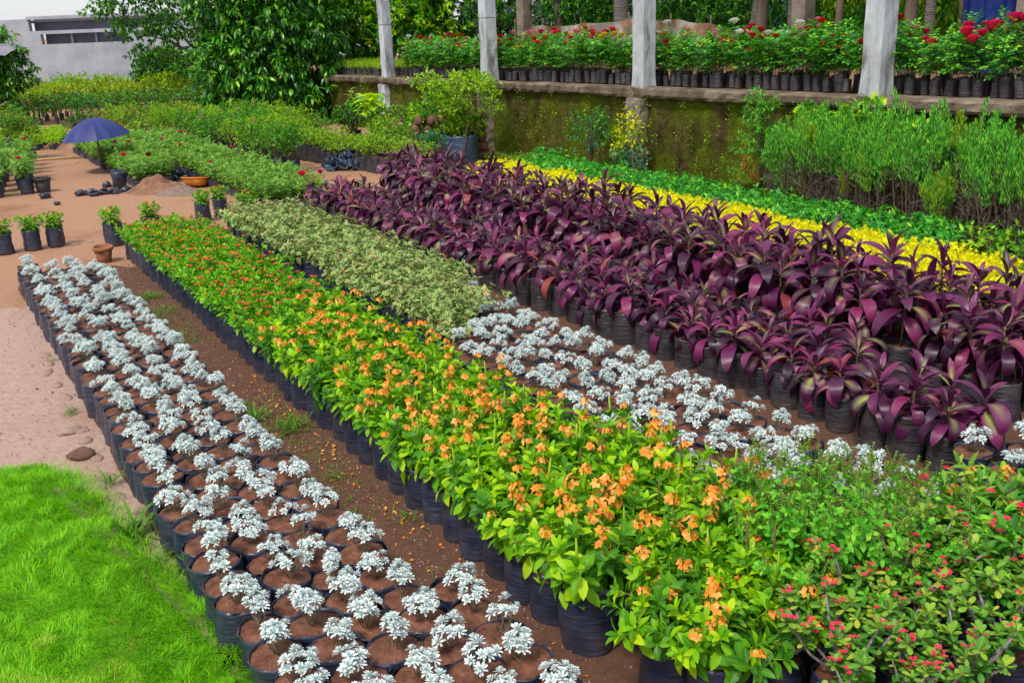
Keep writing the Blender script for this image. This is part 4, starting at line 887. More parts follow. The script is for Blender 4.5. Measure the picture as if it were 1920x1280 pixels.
def big_leaf_plant(kind, label, cat, loc, leaves, mat, stems=True, bag='mid'):
    """leaves: (azimuth, elevation, length, width, base height)"""
    o = thing(kind, label, cat, loc); zb = .25
    b = BAG[bag][0]; obj('grow_bag', b[0][1] if False else b[0][1], o); obj('soil', b[1][1], o)
    g = G(); g.add(tube([(0, 0, zb), (.01, .01, zb+max(l[4] for l in leaves))], [.02, .012], 6), 'rose_stem'); obj('stem', g.mesh('stem'), o)
    for (az, el, L, W, h) in leaves:
        lf = leaf(L, W, ((.08, .25), (.3, .85), (.55, 1), (.8, .75)), .2, .35); d = (math.cos(az)*math.cos(el), math.sin(az)*math.cos(el), math.sin(el))
        obj('leaf', G().add(lf, mat, frames([(0, 0, zb+h)], [d])).mesh('leaf'), o)
    return o
q = P(-20.4, 8.9); big_leaf_plant('banana_plant', 'young banana plant with broad leaves against the wall near the big tree', 'banana plant', q, [(2.6, 1.0, .75, .26, .35), (-.2, .55, .7, .24, .4), (1.2, 1.1, .6, .22, .4), (-1.9, .7, .5, .2, .3), (4.0, .4, .5, .2, .3)], 'banana')
q = P(-19.0, 8.2); big_leaf_plant('chartreuse_plant', 'chartreuse plant with large drooping leaves against the wall', 'foliage plant', q, [(a*2.4, random.uniform(-.5, .9), random.uniform(.32, .46), .18, .35+.6*random.random()) for a in range(30)], 'charteuse')
q = P(-18.1, 9.1); big_leaf_plant('teal_leaf_plant', 'blue-green rounded-leaf plant climbing the wall right of the chartreuse plant', 'foliage plant', q, [(a*2.4, random.uniform(-.3, .8), random.uniform(.16, .24), .13, .2+.75*random.random()) for a in range(34)], 'teal')
q = P(-21.0, 8.6); big_leaf_plant('pale_leaf_plant', 'plant with whitish-green narrow leaves left of the banana', 'foliage plant', q, [(a*2.4, random.uniform(-.6, .7), random.uniform(.18, .28), .07, .25+.65*random.random()) for a in range(36)], 'lime')

# golden croton, teal plant and small things along the wall
q = P(-12.35, 9.55); shrub('golden_croton', 'tall yellow-green croton with upright tips against the mossy wall', 'shrub', q, .3, 1.0, 'yellow', .06, 260, 4, 'std', mats=['yellow', 'olive', 'lime'], seed=3, shell=.2, frm=.05)
q = P(-13.15, 9.4); shrub('blue_green_shrub', 'loose blue-green shrub left of the golden croton by the wall', 'shrub', q, .33, .85, 'teal', .06, 240, 4, 'std', mats=['teal', 'mid'], seed=4, shell=.2, frm=.05)
q = P(-12.0, 9.3); shrub('blue_green_shrub', 'low dark shrub with dry twigs right of the golden croton', 'shrub', q, .3, .4, 'teal', .05, 160, 4, 'std', mats=['teal', 'dark'], seed=6)
for j in range(7):
    q = P(-14.2-j*.33, 9.45+fresh(.15)); shrub('weed_clump', 'low weeds at foot of mossy wall, %s left of blue-green shrub' % ordn(j+1), 'weeds', q, .2, .2, 'mid', .04, 90, 4, None, mats=['mid', 'lime'], seed=j, key=('weed', j % 3))

# cypress row -------------------------------------------------------
def plume(seed, H, R, mats, bare=.5):
    rg = np.random.default_rng(seed); g = G(); b = G(); sp = leaf2(1, .22, .4, .0)
    n = 24
    for i in range(n):
        a = rg.random()*6.28; q = R*math.sqrt(rg.random()); x, y = q*math.cos(a), q*math.sin(a); top = H*(1-.28*(q/R)**1.5)*rg.uniform(.82, 1.05)
        b.add(tube([(x*.15, y*.15, 0), (x*.7, y*.7, top*.35), (x, y, top*.9)], [.007, .005, .002], 3, False), 'twig')
        # dry side twigs low down
        m_ = 16; zz = rg.uniform(.08, bare+.12, m_)*H; c = np.stack([x*(.3+zz/H), y*(.3+zz/H), zz], 1)
        for cc in c:
            d = np.array([rg.normal(), rg.normal(), 1.2]); b.add(tube([cc, cc+d*.05*rg.uniform(.6, 1.6)], [.0025, .001], 3, False), 'twig_grey' if rg.random() < .5 else 'twig')
        lo = bare*H*rg.uniform(.8, 1.25); m_ = 210; u = rg.random(m_); z_ = lo+(top-lo)*u; w_ = .006+.066*np.sin(PI*np.clip(u*.93+.07, 0, 1)**.75)
        an = rg.random(m_)*6.28; rr_ = w_*rg.random(m_)**.5; ps = np.stack([x*(.5+.5*u)+rr_*np.cos(an), y*(.5+.5*u)+rr_*np.sin(an), z_], 1)
        d = np.stack([np.cos(an)*.35, np.sin(an)*.35, np.ones(m_)], 1)+rg.normal(0, .12, (m_, 3))
        g.add(sp, mats[int(rg.integers(len(mats)))], frames(ps, d, up=(1, .2, 0), sc=rg.uniform(.034, .06, m_), roll=rg.random(m_)*6))
    return [('bare_branches', b.mesh('bare_branches'), None, 'stuff'), ('foliage', g.mesh('foliage'), None, 'stuff')]
CY = [plume(i, 1.5, .29, ['conifer', 'conifer', 'conifer', 'conifer_lime' if i == 2 else 'conifer']) for i in range(5)]; CYL = [plume(11, 1.05, .2, ['conifer_lime', 'conifer'])]; CYB = plume(12, 1.05, .03, ['conifer_brown', 'conifer_brown', 'conifer_lime'])
k = 0
for a, t_ in enumerate([9.15, 9.5]):
    for j in range(16):
        s_ = -8.7+j*.36+(.18 if a else 0); q = P(s_+fresh(.06), t_+fresh(.06)); k += 1; bg_ = BAG['std'][k % 5]
        vis = 'green cypress with bare brown base, %s from left in %s row' % (ordn(j+1), ['front', 'back'][a])
        o = put('cypress_shrub', random.choice(CY) if k % 7 else CYL[0], vis, 'conifer', (q.x, q.y, .0), random.random()*6.28, random.uniform(.92, 1.12)*(1.02 if a else .96), 'cypress shrubs in front of the wall', .04)
q = P(-7.75, 9.12); put('brown_cypress', CYB, 'dried orange-brown cypress among the green ones, under the widest column', 'conifer', q)
q = P(-9.15, 8.95); put('brown_cypress', plume(13, .8, .12, ['conifer_brown', 'conifer_lime']), 'yellowing little cypress at the left end of the cypress row', 'conifer', q)
# loose feathery conifer at the row's left end
o = thing('feathery_conifer', 'tall loose feathery conifer standing against the wall left of the cypress row', 'conifer', P(-9.55, 9.55))
g = G(); b = G(); b.add(tube([(0, 0, 0), (.03, 0, .8), (0, .03, 1.55)], [.03, .02, .006], 6), 'bark')
for i in range(120):
    z_ = .12+1.35*random.random(); a = random.random()*6.28; L = (.62*(1-z_/1.75)+.08)*random.uniform(.6, 1.1); tip = np.array([math.cos(a)*L, math.sin(a)*L, z_+.12-.15*L]); base = np.array([0, 0, z_])
    b.add(tube([base, (base+tip)/2+[0, 0, .03], tip], [.006, .004, .001], 3, False), 'twig'); m_ = 46; u = rng.random(m_)**.7
    ps = base+(tip-base)*u[:, None]+rng.normal(0, .018, (m_, 3)); d = nrm(tip-base)*.7+rng.normal(0, .5, (m_, 3)); d[:, 2] -= .1
    g.add(leaf2(1, .18), 'conifer' if i % 4 else 'olive', frames(ps, d, sc=rng.uniform(.04, .08, m_)))
obj('trunk', b.mesh('trunk'), o); obj('crown', g.mesh('crown'), o, None, 'stuff')
for (s_, t_, z_, R_, nm) in ((-8.0, 9.75, 1.0, .36, 'bright green creeper hanging below the widest column'), (-7.2, 9.7, .95, .28, 'leafy creeper trailing right of the widest column'), (-8.9, 9.75, 1.1, .2, 'small creeper on the wall left of the widest column')):
    q = P(s_, t_, z_); shrub('wall_creeper', nm, 'creeper', q, R_, R_*1.4, 'lime', .1, 110, 3, None, lf=leaf(1, .6, ((.3, .9), (.7, .8)), .2, .2), mats=['lime', 'mid'], seed=int(z_*100), twigs=5)
# weeds between the cypresses and the green bed at the right
for j, (s_, t_, nm) in enumerate([(-5.6, 8.75, 'leafy vine tangle right of the green bed'), (-5.2, 8.5, 'loose green weeds right of the yellow bed'), (-5.0, 8.95, 'round-leaved climber at the right edge under the cypresses'), (-4.6, 8.5, 'thin grassy weeds at the right edge beside the yellow bed')]):
    q = P(s_, t_); shrub('weed_tangle', nm, 'weeds', q, .38, .6, 'mid', .07, 130, 3, None, mats=['mid', 'lime'], seed=j+40, shell=.2)

# citrus in a big bag ------------------------------------------------
CI = P(-16.35, 8.78)
o = thing('citrus_tree', 'small yellow-green citrus tree in a large blue-black bag in front of the mossy wall', 'tree', CI)
b = BAG['big'][0]; obj('grow_bag', b[0][1], o); obj('soil', b[1][1], o)
g = G(); ells = []
tr = [(0, 0, .48), (.04, .02, .75), (.02, .0, .95)]; g.add(tube(tr, [.03, .025, .02], 7), 'bark')
for i in range(13):
    a = i*2.4; L = random.uniform(.35, .75); h_ = random.uniform(.1, .75); e = (math.cos(a)*L, math.sin(a)*L*.8, .95+h_*.75); g.add(tube([(.02, 0, .85), (e[0]*.45, e[1]*.45, .95+h_*.35), e], [.014, .009, .003], 4), 'twig_grey'); ells.append((e[0], e[1], e[2], .24, .24, .18))
for i in range(9):
    a = random.uniform(-.9, .6); e = (.5+.35*random.random(), -.35+fresh(.25), .75+random.random()*.4); g.add(tube([(.4, -.2, .95), ((e[0]+.4)/2, e[1]*.6, .98), e], [.007, .005, .002], 4), 'twig_grey')
obj('trunk', g.mesh('trunk'), o); ells.append((0, 0, 1.25, .5, .5, .38))
obj('crown', canopy(G(), ells, leaf2(1, .55, .3, .1), 'lime', 950, 4, .075, 5, shell=.2, mats=['lime', 'olive', 'lime']).mesh('crown'), o, None, 'stuff')
stk = obj('support_stake', G().add(tube([CI+Vector((.0, -.42, -.02)), CI+Vector((.1, -.30, .5)), CI+Vector((.17, -.2, 1.05))], [.014, .013, .012], 6), 'bamboo' if 'bamboo' in M else 'twig').mesh('support_stake')); stk['label'] = 'wooden stake leaning against the large citrus bag'; stk['category'] = 'stake'
# pile of clay pots lying on their sides beside it
M['clay'] = plain('clay', [(.3, (.07, .035, .025)), (.7, (.24, .12, .08))], 8, .9, .5, 30, perobj=1)
M['terracotta'] = plain('terracotta_plastic', [(.3, (.20, .075, .035)), (.7, (.32, .13, .065))], 6, .7, .2, 30)
potm = G().add(lathe([(.06, 0), (.075, .01), (.095, .17), (.105, .17), (.105, .21), (.085, .2), (.07, .03)], 14, .01), 'clay').mesh('clay_pot')
k = 0
for side in (-1, 1):
    for lvl in range(5):
        for j in range(3 if side < 0 else 2):
            k += 1; q = CI+Vector((.42*side+.03*j*side+(-.12*j if side > 0 else -.2*j), .30+.0*j, .09+lvl*.17)) + Vector((fresh(.03)-.02*lvl*side, fresh(.03), 0))
            m = Matrix.Translation(q) @ Matrix.Rotation(random.uniform(-.35, .35)+PI*.95, 4, 'Z') @ Matrix.Rotation(PI/2*.96, 4, 'X')
            oo = solo('clay_pot', potm, 'clay pot on its side %s the citrus bag, %s layer up, %s across' % ('left of' if side < 0 else 'right of', ordn(lvl+1), ordn(j+1)), 'pot', m, 'clay pots stacked behind the citrus bag')

# ================================================================== TREES
def trunk_tube(path, rad, sides=9, mat='bark', rings=False):
    return tube(path, rad, sides)
# the big glossy tree left of the wall
o = thing('big_glossy_tree', 'large dense tree of glossy drooping green leaves at the left end of the mossy wall', 'tree', (-6.2, 28.0, 0))
g = G(); g.add(tube([(.3, 0, 0), (.15, 0, 1.2), (0, .1, 2.4), (.1, .1, 4)], [.2, .16, .13, .06], 9), 'bark')
for i in range(11):
    a = i*2.4; e = (math.cos(a)*1.5, math.sin(a)*1.2, 1.6+.33*i); g.add(tube([(.1, 0, .9+.25*i), (e[0]*.5, e[1]*.5, 1.4+.3*i), e], [.06, .04, .02], 5), 'bark')
g.add(tube([(.75, -1.3, 0), (.55, -1.2, .7), (.3, -.9, 1.5)], [.045, .04, .03], 6), 'bark')
obj('trunk', g.mesh('trunk'), o)
ml = leaf(1, .30, ((.15, .6), (.45, 1), (.8, .6)), .25, .35)
ells = [(0, 0, 3.0, 1.9, 1.7, 2.9), (-1.0, -.5, 1.5, 1.05, 1.0, 1.2), (1.0, -.6, 1.35, 1.0, .9, 1.1), (.1, -.9, 1.3, 1.1, .9, 1.15), (-.9, -.4, 3.3, 1.1, 1.1, 1.3), (1.0, -.3, 3.4, 1.15, 1.1, 1.5), (.1, -.7, 2.6, 1.3, 1.0, 1.2), (-1.35, -.3, .85, .6, .7, .6), (.75, -.9, .75, .7, .6, .55), (1.45, -.2, 2.3, .7, .8, .9), (-.3, .2, 5.2, 1.5, 1.4, 1.2)]
obj('crown', canopy(G(), ells, ml, 'mango', 3300, 8, .24, 9, drop=.35, spread=.9, shell=.55, mats=['mango', 'dark', 'mango']).mesh('crown'), o, None, 'stuff')
def tree(kind, label, loc, ells, mats, n, k, size, trunkpath, trad, lf=None, drop=.15, seed=1, shell=.4):
    o = thing(kind, label, 'tree', loc); g = G(); g.add(tube(trunkpath, trad, 8), 'bark')
    for i, e in enumerate(ells):
        b0 = np.array(trunkpath[-2]); c = np.array(e[:3]); g.add(tube([b0, (b0+c)/2+np.array([0, 0, .1]), c], [trad[-1]*.8, trad[-1]*.5, trad[-1]*.25], 5), 'bark')
    obj('trunk', g.mesh('trunk'), o); obj('crown', canopy(G(), ells, lf or leaf2(1, .45, .3, .15), mats[0], n, k, size, seed, drop=drop, shell=shell, mats=mats).mesh('crown'), o, None, 'stuff'); return o
# feathery tree right of the building, reaching over it
fe = [(-3.6, 0, 3.3, 1.0, .9, .35), (-2.7, 0, 2.6, 1.0, .9, .5), (-1.6, 0, 2.9, 1.1, 1, .9), (-.4, 0, 2.4, 1.2, 1, 1.4), (-2.6, .2, 3.9, 1.2, 1, .6), (.6, 0, 3.2, 1.6, 1.2, 1.6), (-1.0, 0, 4.3, 2, 1.4, 1.0), (-2.4, 0, 1.7, .8, .8, .45), (-.9, -.2, 1.3, .9, .8, .55), (1.4, 0, 1.6, 1.2, 1, 1.2)]
tree('feathery_tree', 'wide tree of fine drooping green sprays reaching over the grey building', (-10.2, 37, 0), fe, ['mid', 'dark', 'mid'], 2400, 8, .15, [(-.6, 0, 0), (-.3, 0, 1.4), (0, 0, 3)], [.09, .08, .06], lf=leaf2(1, .4, .3, .3), drop=.5, seed=4, shell=.15)
tree('round_dark_tree', 'round dark green bush tree standing in front of the grey building wall', (-13.6, 41.5, 0), [(0, 0, 1.0, 1.15, 1, .85), (.4, 0, 1.3, .8, .8, .6), (-.4, 0, .8, .8, .8, .6)], ['mid', 'dark'], 900, 7, .15, [(0, 0, 0), (0, 0, .6), (0, 0, 1)], [.08, .06, .05], seed=6)
tree('slim_sapling', 'slim pale-trunked sapling in front of the round dark bush', (-12.4, 38.6, 0), [(0, 0, 1.7, .5, .4, .35)], ['lime', 'mid'], 90, 5, .12, [(.1, 0, 0), (0, 0, .9), (.05, 0, 1.5)], [.03, .025, .02], seed=7)
tree('broad_leaf_tree', 'dark green broad-leaved tree at the left edge of the photo', (-15.2, 30.4, 0), [(0, 0, 2.0, 1.25, 1.1, .85), (.9, -.2, 1.7, .7, .7, .75), (.4, -.4, 1.2, .7, .6, .5), (-.8, 0, 1.3, .9, .8, .6), (.2, 0, 2.5, .7, .7, .4)], ['dark', 'mango', 'mid'], 1100, 7, .19, [(.7, -.4, 0), (.45, -.3, .9), (.3, 0, 1.7)], [.08, .07, .05], lf=ml, drop=.3, seed=8)
# ferns against the building
o = thing('fern_clump', 'blue-green fern fronds growing against the grey building wall', 'fern', (-17.4, 43.4, .0)); g = G()
for i in range(16):
    x_ = -1.3+i*.2; L = random.uniform(.5, .8); a = random.uniform(-.5, .9); zt = .75+.25*math.sin(i); base = np.array([x_, 0, .3]); u = np.linspace(.1, 1, 24)
    ps = base+np.stack([u*L*math.sin(a)*.7, -u*.25, u*zt-(u**2)*.3], 1); d = np.stack([np.ones(24)*np.where(np.arange(24) % 2, 1, -1), np.zeros(24)-.2, -.2*np.ones(24)], 1); g.add(leaf2(1, .3), 'teal', frames(ps, d, sc=.26*(1-u*.5)))
obj('frond', g.mesh('frond'), o, None, 'stuff')
# terrace trees: palm trunks and leafy trees
M['palmbark'] = plain('palm_bark', [(.3, (.07, .06, .055)), (.7, (.21, .18, .16))], 3, .95, 1, 12, stretch=(.4, .4, 5), bdist=.04)
def palm(label, s_, t_, rad, lean=0., fronds=False, mat='palmbark'):
    q = P(s_, t_, 1.2); o = thing('palm_tree', label, 'palm tree', q)
    n = 46; pts = [(lean*(i/n), 0, i*5.2/n) for i in range(n)]; rr = [rad*(1+.05*(i % 2))*(1-.12*i/n) for i in range(n)]
    obj('trunk', G().add(tube(pts, rr, 12), mat).mesh('trunk'), o)
    g = G()
    for a in np.arange(11)*.57+random.random():
        L = random.uniform(1.8, 2.6); u = np.linspace(.08, 1, 40); base = np.array([lean, 0, 5.0])
        c = base+np.stack([u*L*math.cos(a), u*L*math.sin(a), .9*u-1.9*u*u], 1); sd_ = np.where(np.arange(40) % 2, 1, -1)
        d = np.stack([-math.sin(a)*sd_, math.cos(a)*sd_, np.full(40, -.9)], 1); g.add(leaf2(1, .09), 'dark', frames(c, d, sc=.6*(1.1-u*.6))); g.add(tube(c[::6], .02, 4), 'rose_stem')
    obj('frond', g.mesh('frond'), o, None, 'stuff')
palm('thick grey palm trunk right of the first concrete column', -28.4, 14.0, .24)
palm('dark slim trunk beside the thick grey palm trunk', -29.0, 13.9, .13, mat='bark')
palm('broad ringed palm trunk behind the tan shade cloth', -18.8, 14.35, .18)
palm('leaning grey palm trunk behind the tan cloth, right of the central column', -15.0, 14.5, .13, .9)
palm('dark brown trunk right of the leaning palm', -14.3, 14.2, .11, mat='bark')
palm('slim ringed palm trunk left of the short stained column', -13.65, 14.3, .075)
palm('slim dark trunk between the short column and the widest column', -12.35, 14.0, .06, .2, mat='bark')
palm('dark trunk just right of the widest column', -10.85, 14.0, .10, mat='bark')
palm('grey-brown trunk left of the blue tarpaulin', -10.5, 14.0, .08)
palm('thin palm trunk behind the stained column near the shade cloth', -21.7, 14.6, .13)
k = 0
for (s_, t_, R_, H_, mts, nm, sz) in [
    (-25.5, 12.9, 1.2, 1.9, ['mango', 'lime', 'dark'], 'yellow-green leafy tree behind the first concrete column', .2),
    (-29, 12.5, 1.8, 2.8, ['mango', 'mid'], 'leafy tree with mixed light leaves between the big tree and first column', .2),
    (-28.0, 11.6, 1.1, 2.4, ['mango', 'mid', 'lime'], 'bright leafy tree between the big glossy tree and the first column', .18),
    (-21.8, 15.5, 1.3, 2.2, ['dark', 'mid'], 'dark tree with round leaves above the roses left of the second column', .14),
    (-24.5, 17.8, 1.6, 2.6, ['mid', 'dark'], 'mid-green bushy tree behind the tan shade cloth', .18),
    (-24.6, 14.6, 1.0, 2.3, ['dark', 'mid'], 'dark round-leaved tree just left of the second column', .13),
    (-20.2, 17.0, 1.5, 2.4, ['teal', 'mid'], 'blue-green bushy tree right of the ringed palm trunk', .16),
    (-18.0, 16.2, 1.4, 2.4, ['dark', 'mid'], 'dark leafy tree behind the central column', .15),
    (-15.8, 17.5, 1.6, 2.6, ['mid', 'teal'], 'green bushy tree behind the leaning palm trunk', .16),
    (-13.0, 16.0, 1.4, 2.2, ['mid', 'mid', 'lime'], 'light green bushy tree behind the short stained column', .15),
    (-10.8, 16.2, 1.5, 2.6, ['lime', 'mid'], 'yellow-green tree left of the widest column', .15),
    (-8.6, 15.6, 1.5, 2.6, ['lime', 'olive', 'mid'], 'sunlit yellow-green tree right of the widest column', .13),
    (-5.6, 15.8, 1.4, 2.4, ['mid', 'olive'], 'bushy tree behind the blue tarpaulin', .15)]:
    k += 1; q = P(s_, t_, 1.2)
    tree('bushy_tree', nm, q, [(0, 0, H_*.55, R_, R_, H_*.5), (R_*.5, -R_*.3, H_*.4, R_*.6, R_*.6, H_*.35), (-R_*.5, -R_*.3, H_*.7, R_*.6, R_*.6, H_*.35), (0, 0, H_*1.1, R_*.8, R_*.8, H_*.35)], mts, 1150, 7, sz, [(0, 0, 0), (.05, 0, H_*.4), (0, 0, H_*.6)], [.07, .06, .05], seed=k+60, shell=.35, drop=.3)
# far-off wood behind everything
g = G(); ells = []
for x_ in np.arange(-9, 38, 2.2):
    yy = 46-.45*max(0, x_); ells += [(x_, yy+fresh(1), 3.2+fresh(.6), 2.3, 1.6, 2.6), (x_+1.2, yy+1.5, 6.3+fresh(.8), 2.4, 1.6, 2.2), (x_+.6, yy+2.5, 4.6, 2.4, 1.4, 2.6)]
setting('far_wood', canopy(g, ells, leaf2(1, .6, .3, .2), 'dark', 9500, 8, .45, 77, shell=.35, mats=['dark', 'mid', 'dark'], drop=.3).mesh('far_wood'), 'stuff')

# ================================================================== BUILDINGS
M['render'] = plain('grey_render', [(.3, (.25, .27, .31)), (.5, (.35, .37, .42)), (.75, (.46, .48, .53))], .9, .9, .3, 10)
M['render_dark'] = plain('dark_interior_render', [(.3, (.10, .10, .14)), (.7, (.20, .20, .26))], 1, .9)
M['white'] = plain('white_paint', [(.3, (.62, .64, .70)), (.7, (.80, .81, .85))], 2, .8)
M['glass'] = plain('dark_glass', [(.3, (.03, .04, .06)), (.7, (.06, .08, .1))], 2, .15)
o = thing('grey_building', 'long flat-roofed grey rendered building with two recessed horizontal openings, behind the left beds', 'building', (-18, 45, 0))
def part(nm, *b, mat='render', kids=()):
    g = G()
    for q in b: g.add(box(*q), mat)
    return obj(nm, g.mesh(nm, False), o)
X0, X1 = -7, 8.5     # local x; the opening bands lie at world x -20.1 .. -14.3
part('wall', (X0, -1.66, 0, .3, -1, 2.10), (2.0, X1, 0, .3, -1, 2.10), (-1.66, 2.0, 0, .3, -1, 2.10), (X0, -1.72, 0, .3, 2.10, 2.52), (1.98, X1, 0, .3, 2.10, 2.52), (X0, X1, 0, .3, 2.52, 2.66), (X0, -2.15, 0, .3, 2.66, 3.16), (-2.15, 4.2, 2.7, 3.0, -1, 3.1))
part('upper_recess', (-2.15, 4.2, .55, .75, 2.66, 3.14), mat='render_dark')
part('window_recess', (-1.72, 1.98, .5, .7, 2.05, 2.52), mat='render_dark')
part('parapet', (-2.2, .55, -.05, .35, 3.14, 3.26), (.72, X1, -.05, .35, 3.14, 3.26), (4.2, X1, 0, .3, 2.66, 3.14))
part('roof', (X0, X1, .35, 5, 3.02, 3.1))
part('side_wall', (X0, X0+.3, .3, 6, -1, 3.1), (X1-.3, X1, .3, 6, -1, 3.1))
part('window_frame', (-.6, -.5, .38, .48, 2.10, 2.52), (.45, .55, .38, .48, 2.10, 2.52), mat='render')
# pale awning with posts in front of it at the far left
M['awning'] = plain('faded_awning', [(.3, (.16, .16, .19)), (.7, (.26, .26, .29))], 3, .8)
M['bamboo'] = plain('bamboo', [(.3, (.33, .20, .08)), (.7, (.55, .36, .15))], 12, .7)
o = thing('awning_frame', 'faded grey awning on rough poles behind the tree at the left edge', 'awning', (-14.6, 29.2, 0))
V = []; 
for i in range(9):
    for j in range(5): V.append((-1.2+i*.24, j*.4, 2.62-.22*(i/8)**2*2+.05*math.sin(i*1.7+j)-.1*abs(j-2)))
obj('canopy', G().add(tpl(V, [(i*5+j, i*5+j+1, (i+1)*5+j+1, (i+1)*5+j) for i in range(8) for j in range(4)]), 'awning').mesh('canopy'), o)
for (x_, y_) in ((-.55, 0), (-.4, 1.6), (-.62, -.1)): obj('pole', G().add(tube([(x_, y_, 0), (x_+.05, y_, 1.4), (x_+.2*random.random(), y_, 2.75)], [.05, .045, .05], 6), 'bark').mesh('pole'), o)
# white houses glimpsed through the terrace trees
for (s_, t_, W_, H_, nm) in ((-33.5, 20, 3.2, 4.5, 'white house glimpsed between the second column and the shade cloth'), (-40, 19.0, 3.6, 4.2, 'grey-white house glimpsed behind the thick palm trunk')):
    q = P(s_, t_, 1.0); o = thing('white_house', nm, 'house', q, -.2)
    part('wall', (-W_, W_, 0, 3, 0, H_), mat='white'); part('roof', (-W_-.2, W_+.2, -.3, 3.2, H_, H_+.15), mat='render')
    for x_ in (-1.6, -.2, 1.2, 2.4):
        f = part('window', (x_, x_+.7, -.03, .0, .9, 2.0), mat='glass'); fr_ = obj('frame', G().add(box(x_-.06, x_+.76, -.06, -.032, .84, .9), 'render').add(box(x_-.06, x_+.76, -.06, -.032, 2.0, 2.06), 'render').add(box(x_+.32, x_+.38, -.06, -.032, .9, 2.0), 'render').mesh('frame', False), f)

# shade cloth on the terrace ----------------------------------------
def cloth_mat():
    m, ns, ls = new_mat('tan_shade_cloth'); bs = N(ns, 'ShaderNodeBsdfPrincipled'); bs.inputs['Roughness'].default_value = .8
    tc = N(ns, 'ShaderNodeTexCoord'); nz = N(ns, 'ShaderNodeTexNoise'); nz.inputs['Scale'].default_value = 2; nz.inputs['Detail'].default_value = 6; ls.new(tc.outputs['Object'], nz.inputs['Vector'])
    rp = ramp(ns, [(.38, (.24, .13, .07)), (.5, (.36, .21, .12)), (.58, (.50, .45, .42))]); ls.new(nz.outputs[0], rp.inputs[0]); ls.new(rp.outputs[0], bs.inputs['Base Color'])
    tr = N(ns, 'ShaderNodeBsdfTranslucent'); ls.new(rp.outputs[0], tr.inputs[0]); ms = N(ns, 'ShaderNodeMixShader'); ms.inputs[0].default_value = .35; ls.new(bs.outputs[0], ms.inputs[1]); ls.new(tr.outputs[0], ms.inputs[2]); finish(ns, ls, ms.outputs[0]); return m
M['cloth'] = cloth_mat()
o = thing('shade_cloth', 'sagging tan shade cloth strung on stakes behind the roses', 'cloth', P(-18, 14))
base = P(-18, 14); g = G(); V = []; ns_ = 70
stakes = [-22.7, -21.4, -19.8, -18.0, -16.6, -15.4, -14.4]; hts = [2.34, 2.3, 2.34, 2.42, 2.36, 2.28, 2.1]
for i in range(ns_):
    s_ = -22.7+8.3*i/(ns_-1); h = np.interp(s_, stakes, hts); ph = min(abs(s_-x) for x in stakes); top = h-.05*min(1, ph/.6)
    for j in range(6):
        z_ = top-(top-1.35)*j/5; q = P(s_, 14+.12*math.sin(s_*3+j*.8)+.05*math.sin(s_*9+j), z_)-base; V.append(tuple(q))
obj('cloth_sheet', G().add(tpl(V, [(i*6+j, i*6+j+1, (i+1)*6+j+1, (i+1)*6+j) for i in range(ns_-1) for j in range(5)]), 'cloth').mesh('cloth_sheet'), o)
for x, h in zip(stakes, hts): q = P(x, 13.93)-base; obj('stake', G().add(tube([(q.x, q.y, 1.2), (q.x, q.y, h+.12)], .018, 5), 'twig').mesh('stake'), o)
M['tarp'] = plain('blue_tarpaulin', [(.3, (.003, .008, .07)), (.7, (.006, .025, .18))], 1.5, .45, .5, 4, bdist=.06)
o = thing('blue_tarpaulin', 'deep blue tarpaulin hanging behind the magenta roses at the right', 'tarpaulin', P(-9.4, 14)); base = P(-9.4, 14); V = []
for i in range(26):
    s_ = -10.0+1.12*i/25
    for j in range(12): q = P(s_, 14+.07*math.sin(i*.9+j*.15)+.05*math.sin(i*.35), 1.5+j*.26)-base; V.append(tuple(q))
obj('sheet', G().add(tpl(V, [(i*12+j, i*12+j+1, (i+1)*12+j+1, (i+1)*12+j) for i in range(25) for j in range(11)]), 'tarp').mesh('sheet'), o)
for s_ in (-10.0, -8.88): q = P(s_, 14.05)-base; obj('pole', G().add(tube([(q.x, q.y, 1.2), (q.x, q.y, 4.4)], .035, 6), 'bark').mesh('pole'), o)

# ================================================================== THE YARD
M['umbrella'] = plain('umbrella_cloth', [(.3, (.014, .022, .12)), (.7, (.024, .036, .17))], 3, .5, .15, 60)
M['metal_dark'] = plain('dark_metal', [(.3, (.02, .02, .022)), (.7, (.05, .05, .05))], 10, .4)
o = thing('umbrella', 'open dark blue umbrella standing in the rose seedlings', 'umbrella', (-7.74, 19.42, .03)); o.rotation_euler = (.05, -.06, 0)
NP = 16; Rr = .62; zc = 1.0
def uz(u): return zc-.36*u**1.9
def upt(a, u, sag=0.): return (Rr*u*math.cos(a), Rr*u*math.sin(a), uz(u)-sag)
for i in range(NP):
    a0 = 2*PI*i/NP; a1 = 2*PI*(i+1)/NP; V = []; nu = 9
    for j in range(nu):
        u = .02+.98*j/(nu-1)
        for q in range(5):
            w_ = q/4; a = a0+(a1-a0)*w_; cut = 1-.035*math.sin(PI*w_)*u; V.append(upt(a, u*cut, .022*math.sin(PI*w_)*u))
    obj('panel', G().add(tpl(V, [(j*5+q, j*5+q+1, (j+1)*5+q+1, (j+1)*5+q) for j in range(nu-1) for q in range(4)]), 'umbrella').mesh('panel'), o)
    obj('rib', G().add(tube([tuple(np.array(upt(a0, u))-[0, 0, .004]) for u in np.linspace(.05, 1.01, 7)], .004, 4), 'metal_dark').mesh('rib'), o)
obj('pole', G().add(tube([(0, 0, 0), (0, 0, .98)], .016, 8), 'bark').mesh('pole'), o); obj('tip', G().add(tube([(0, 0, .985), (0, 0, 1.08)], [.012, .006], 8), 'metal_dark').mesh('tip'), o)

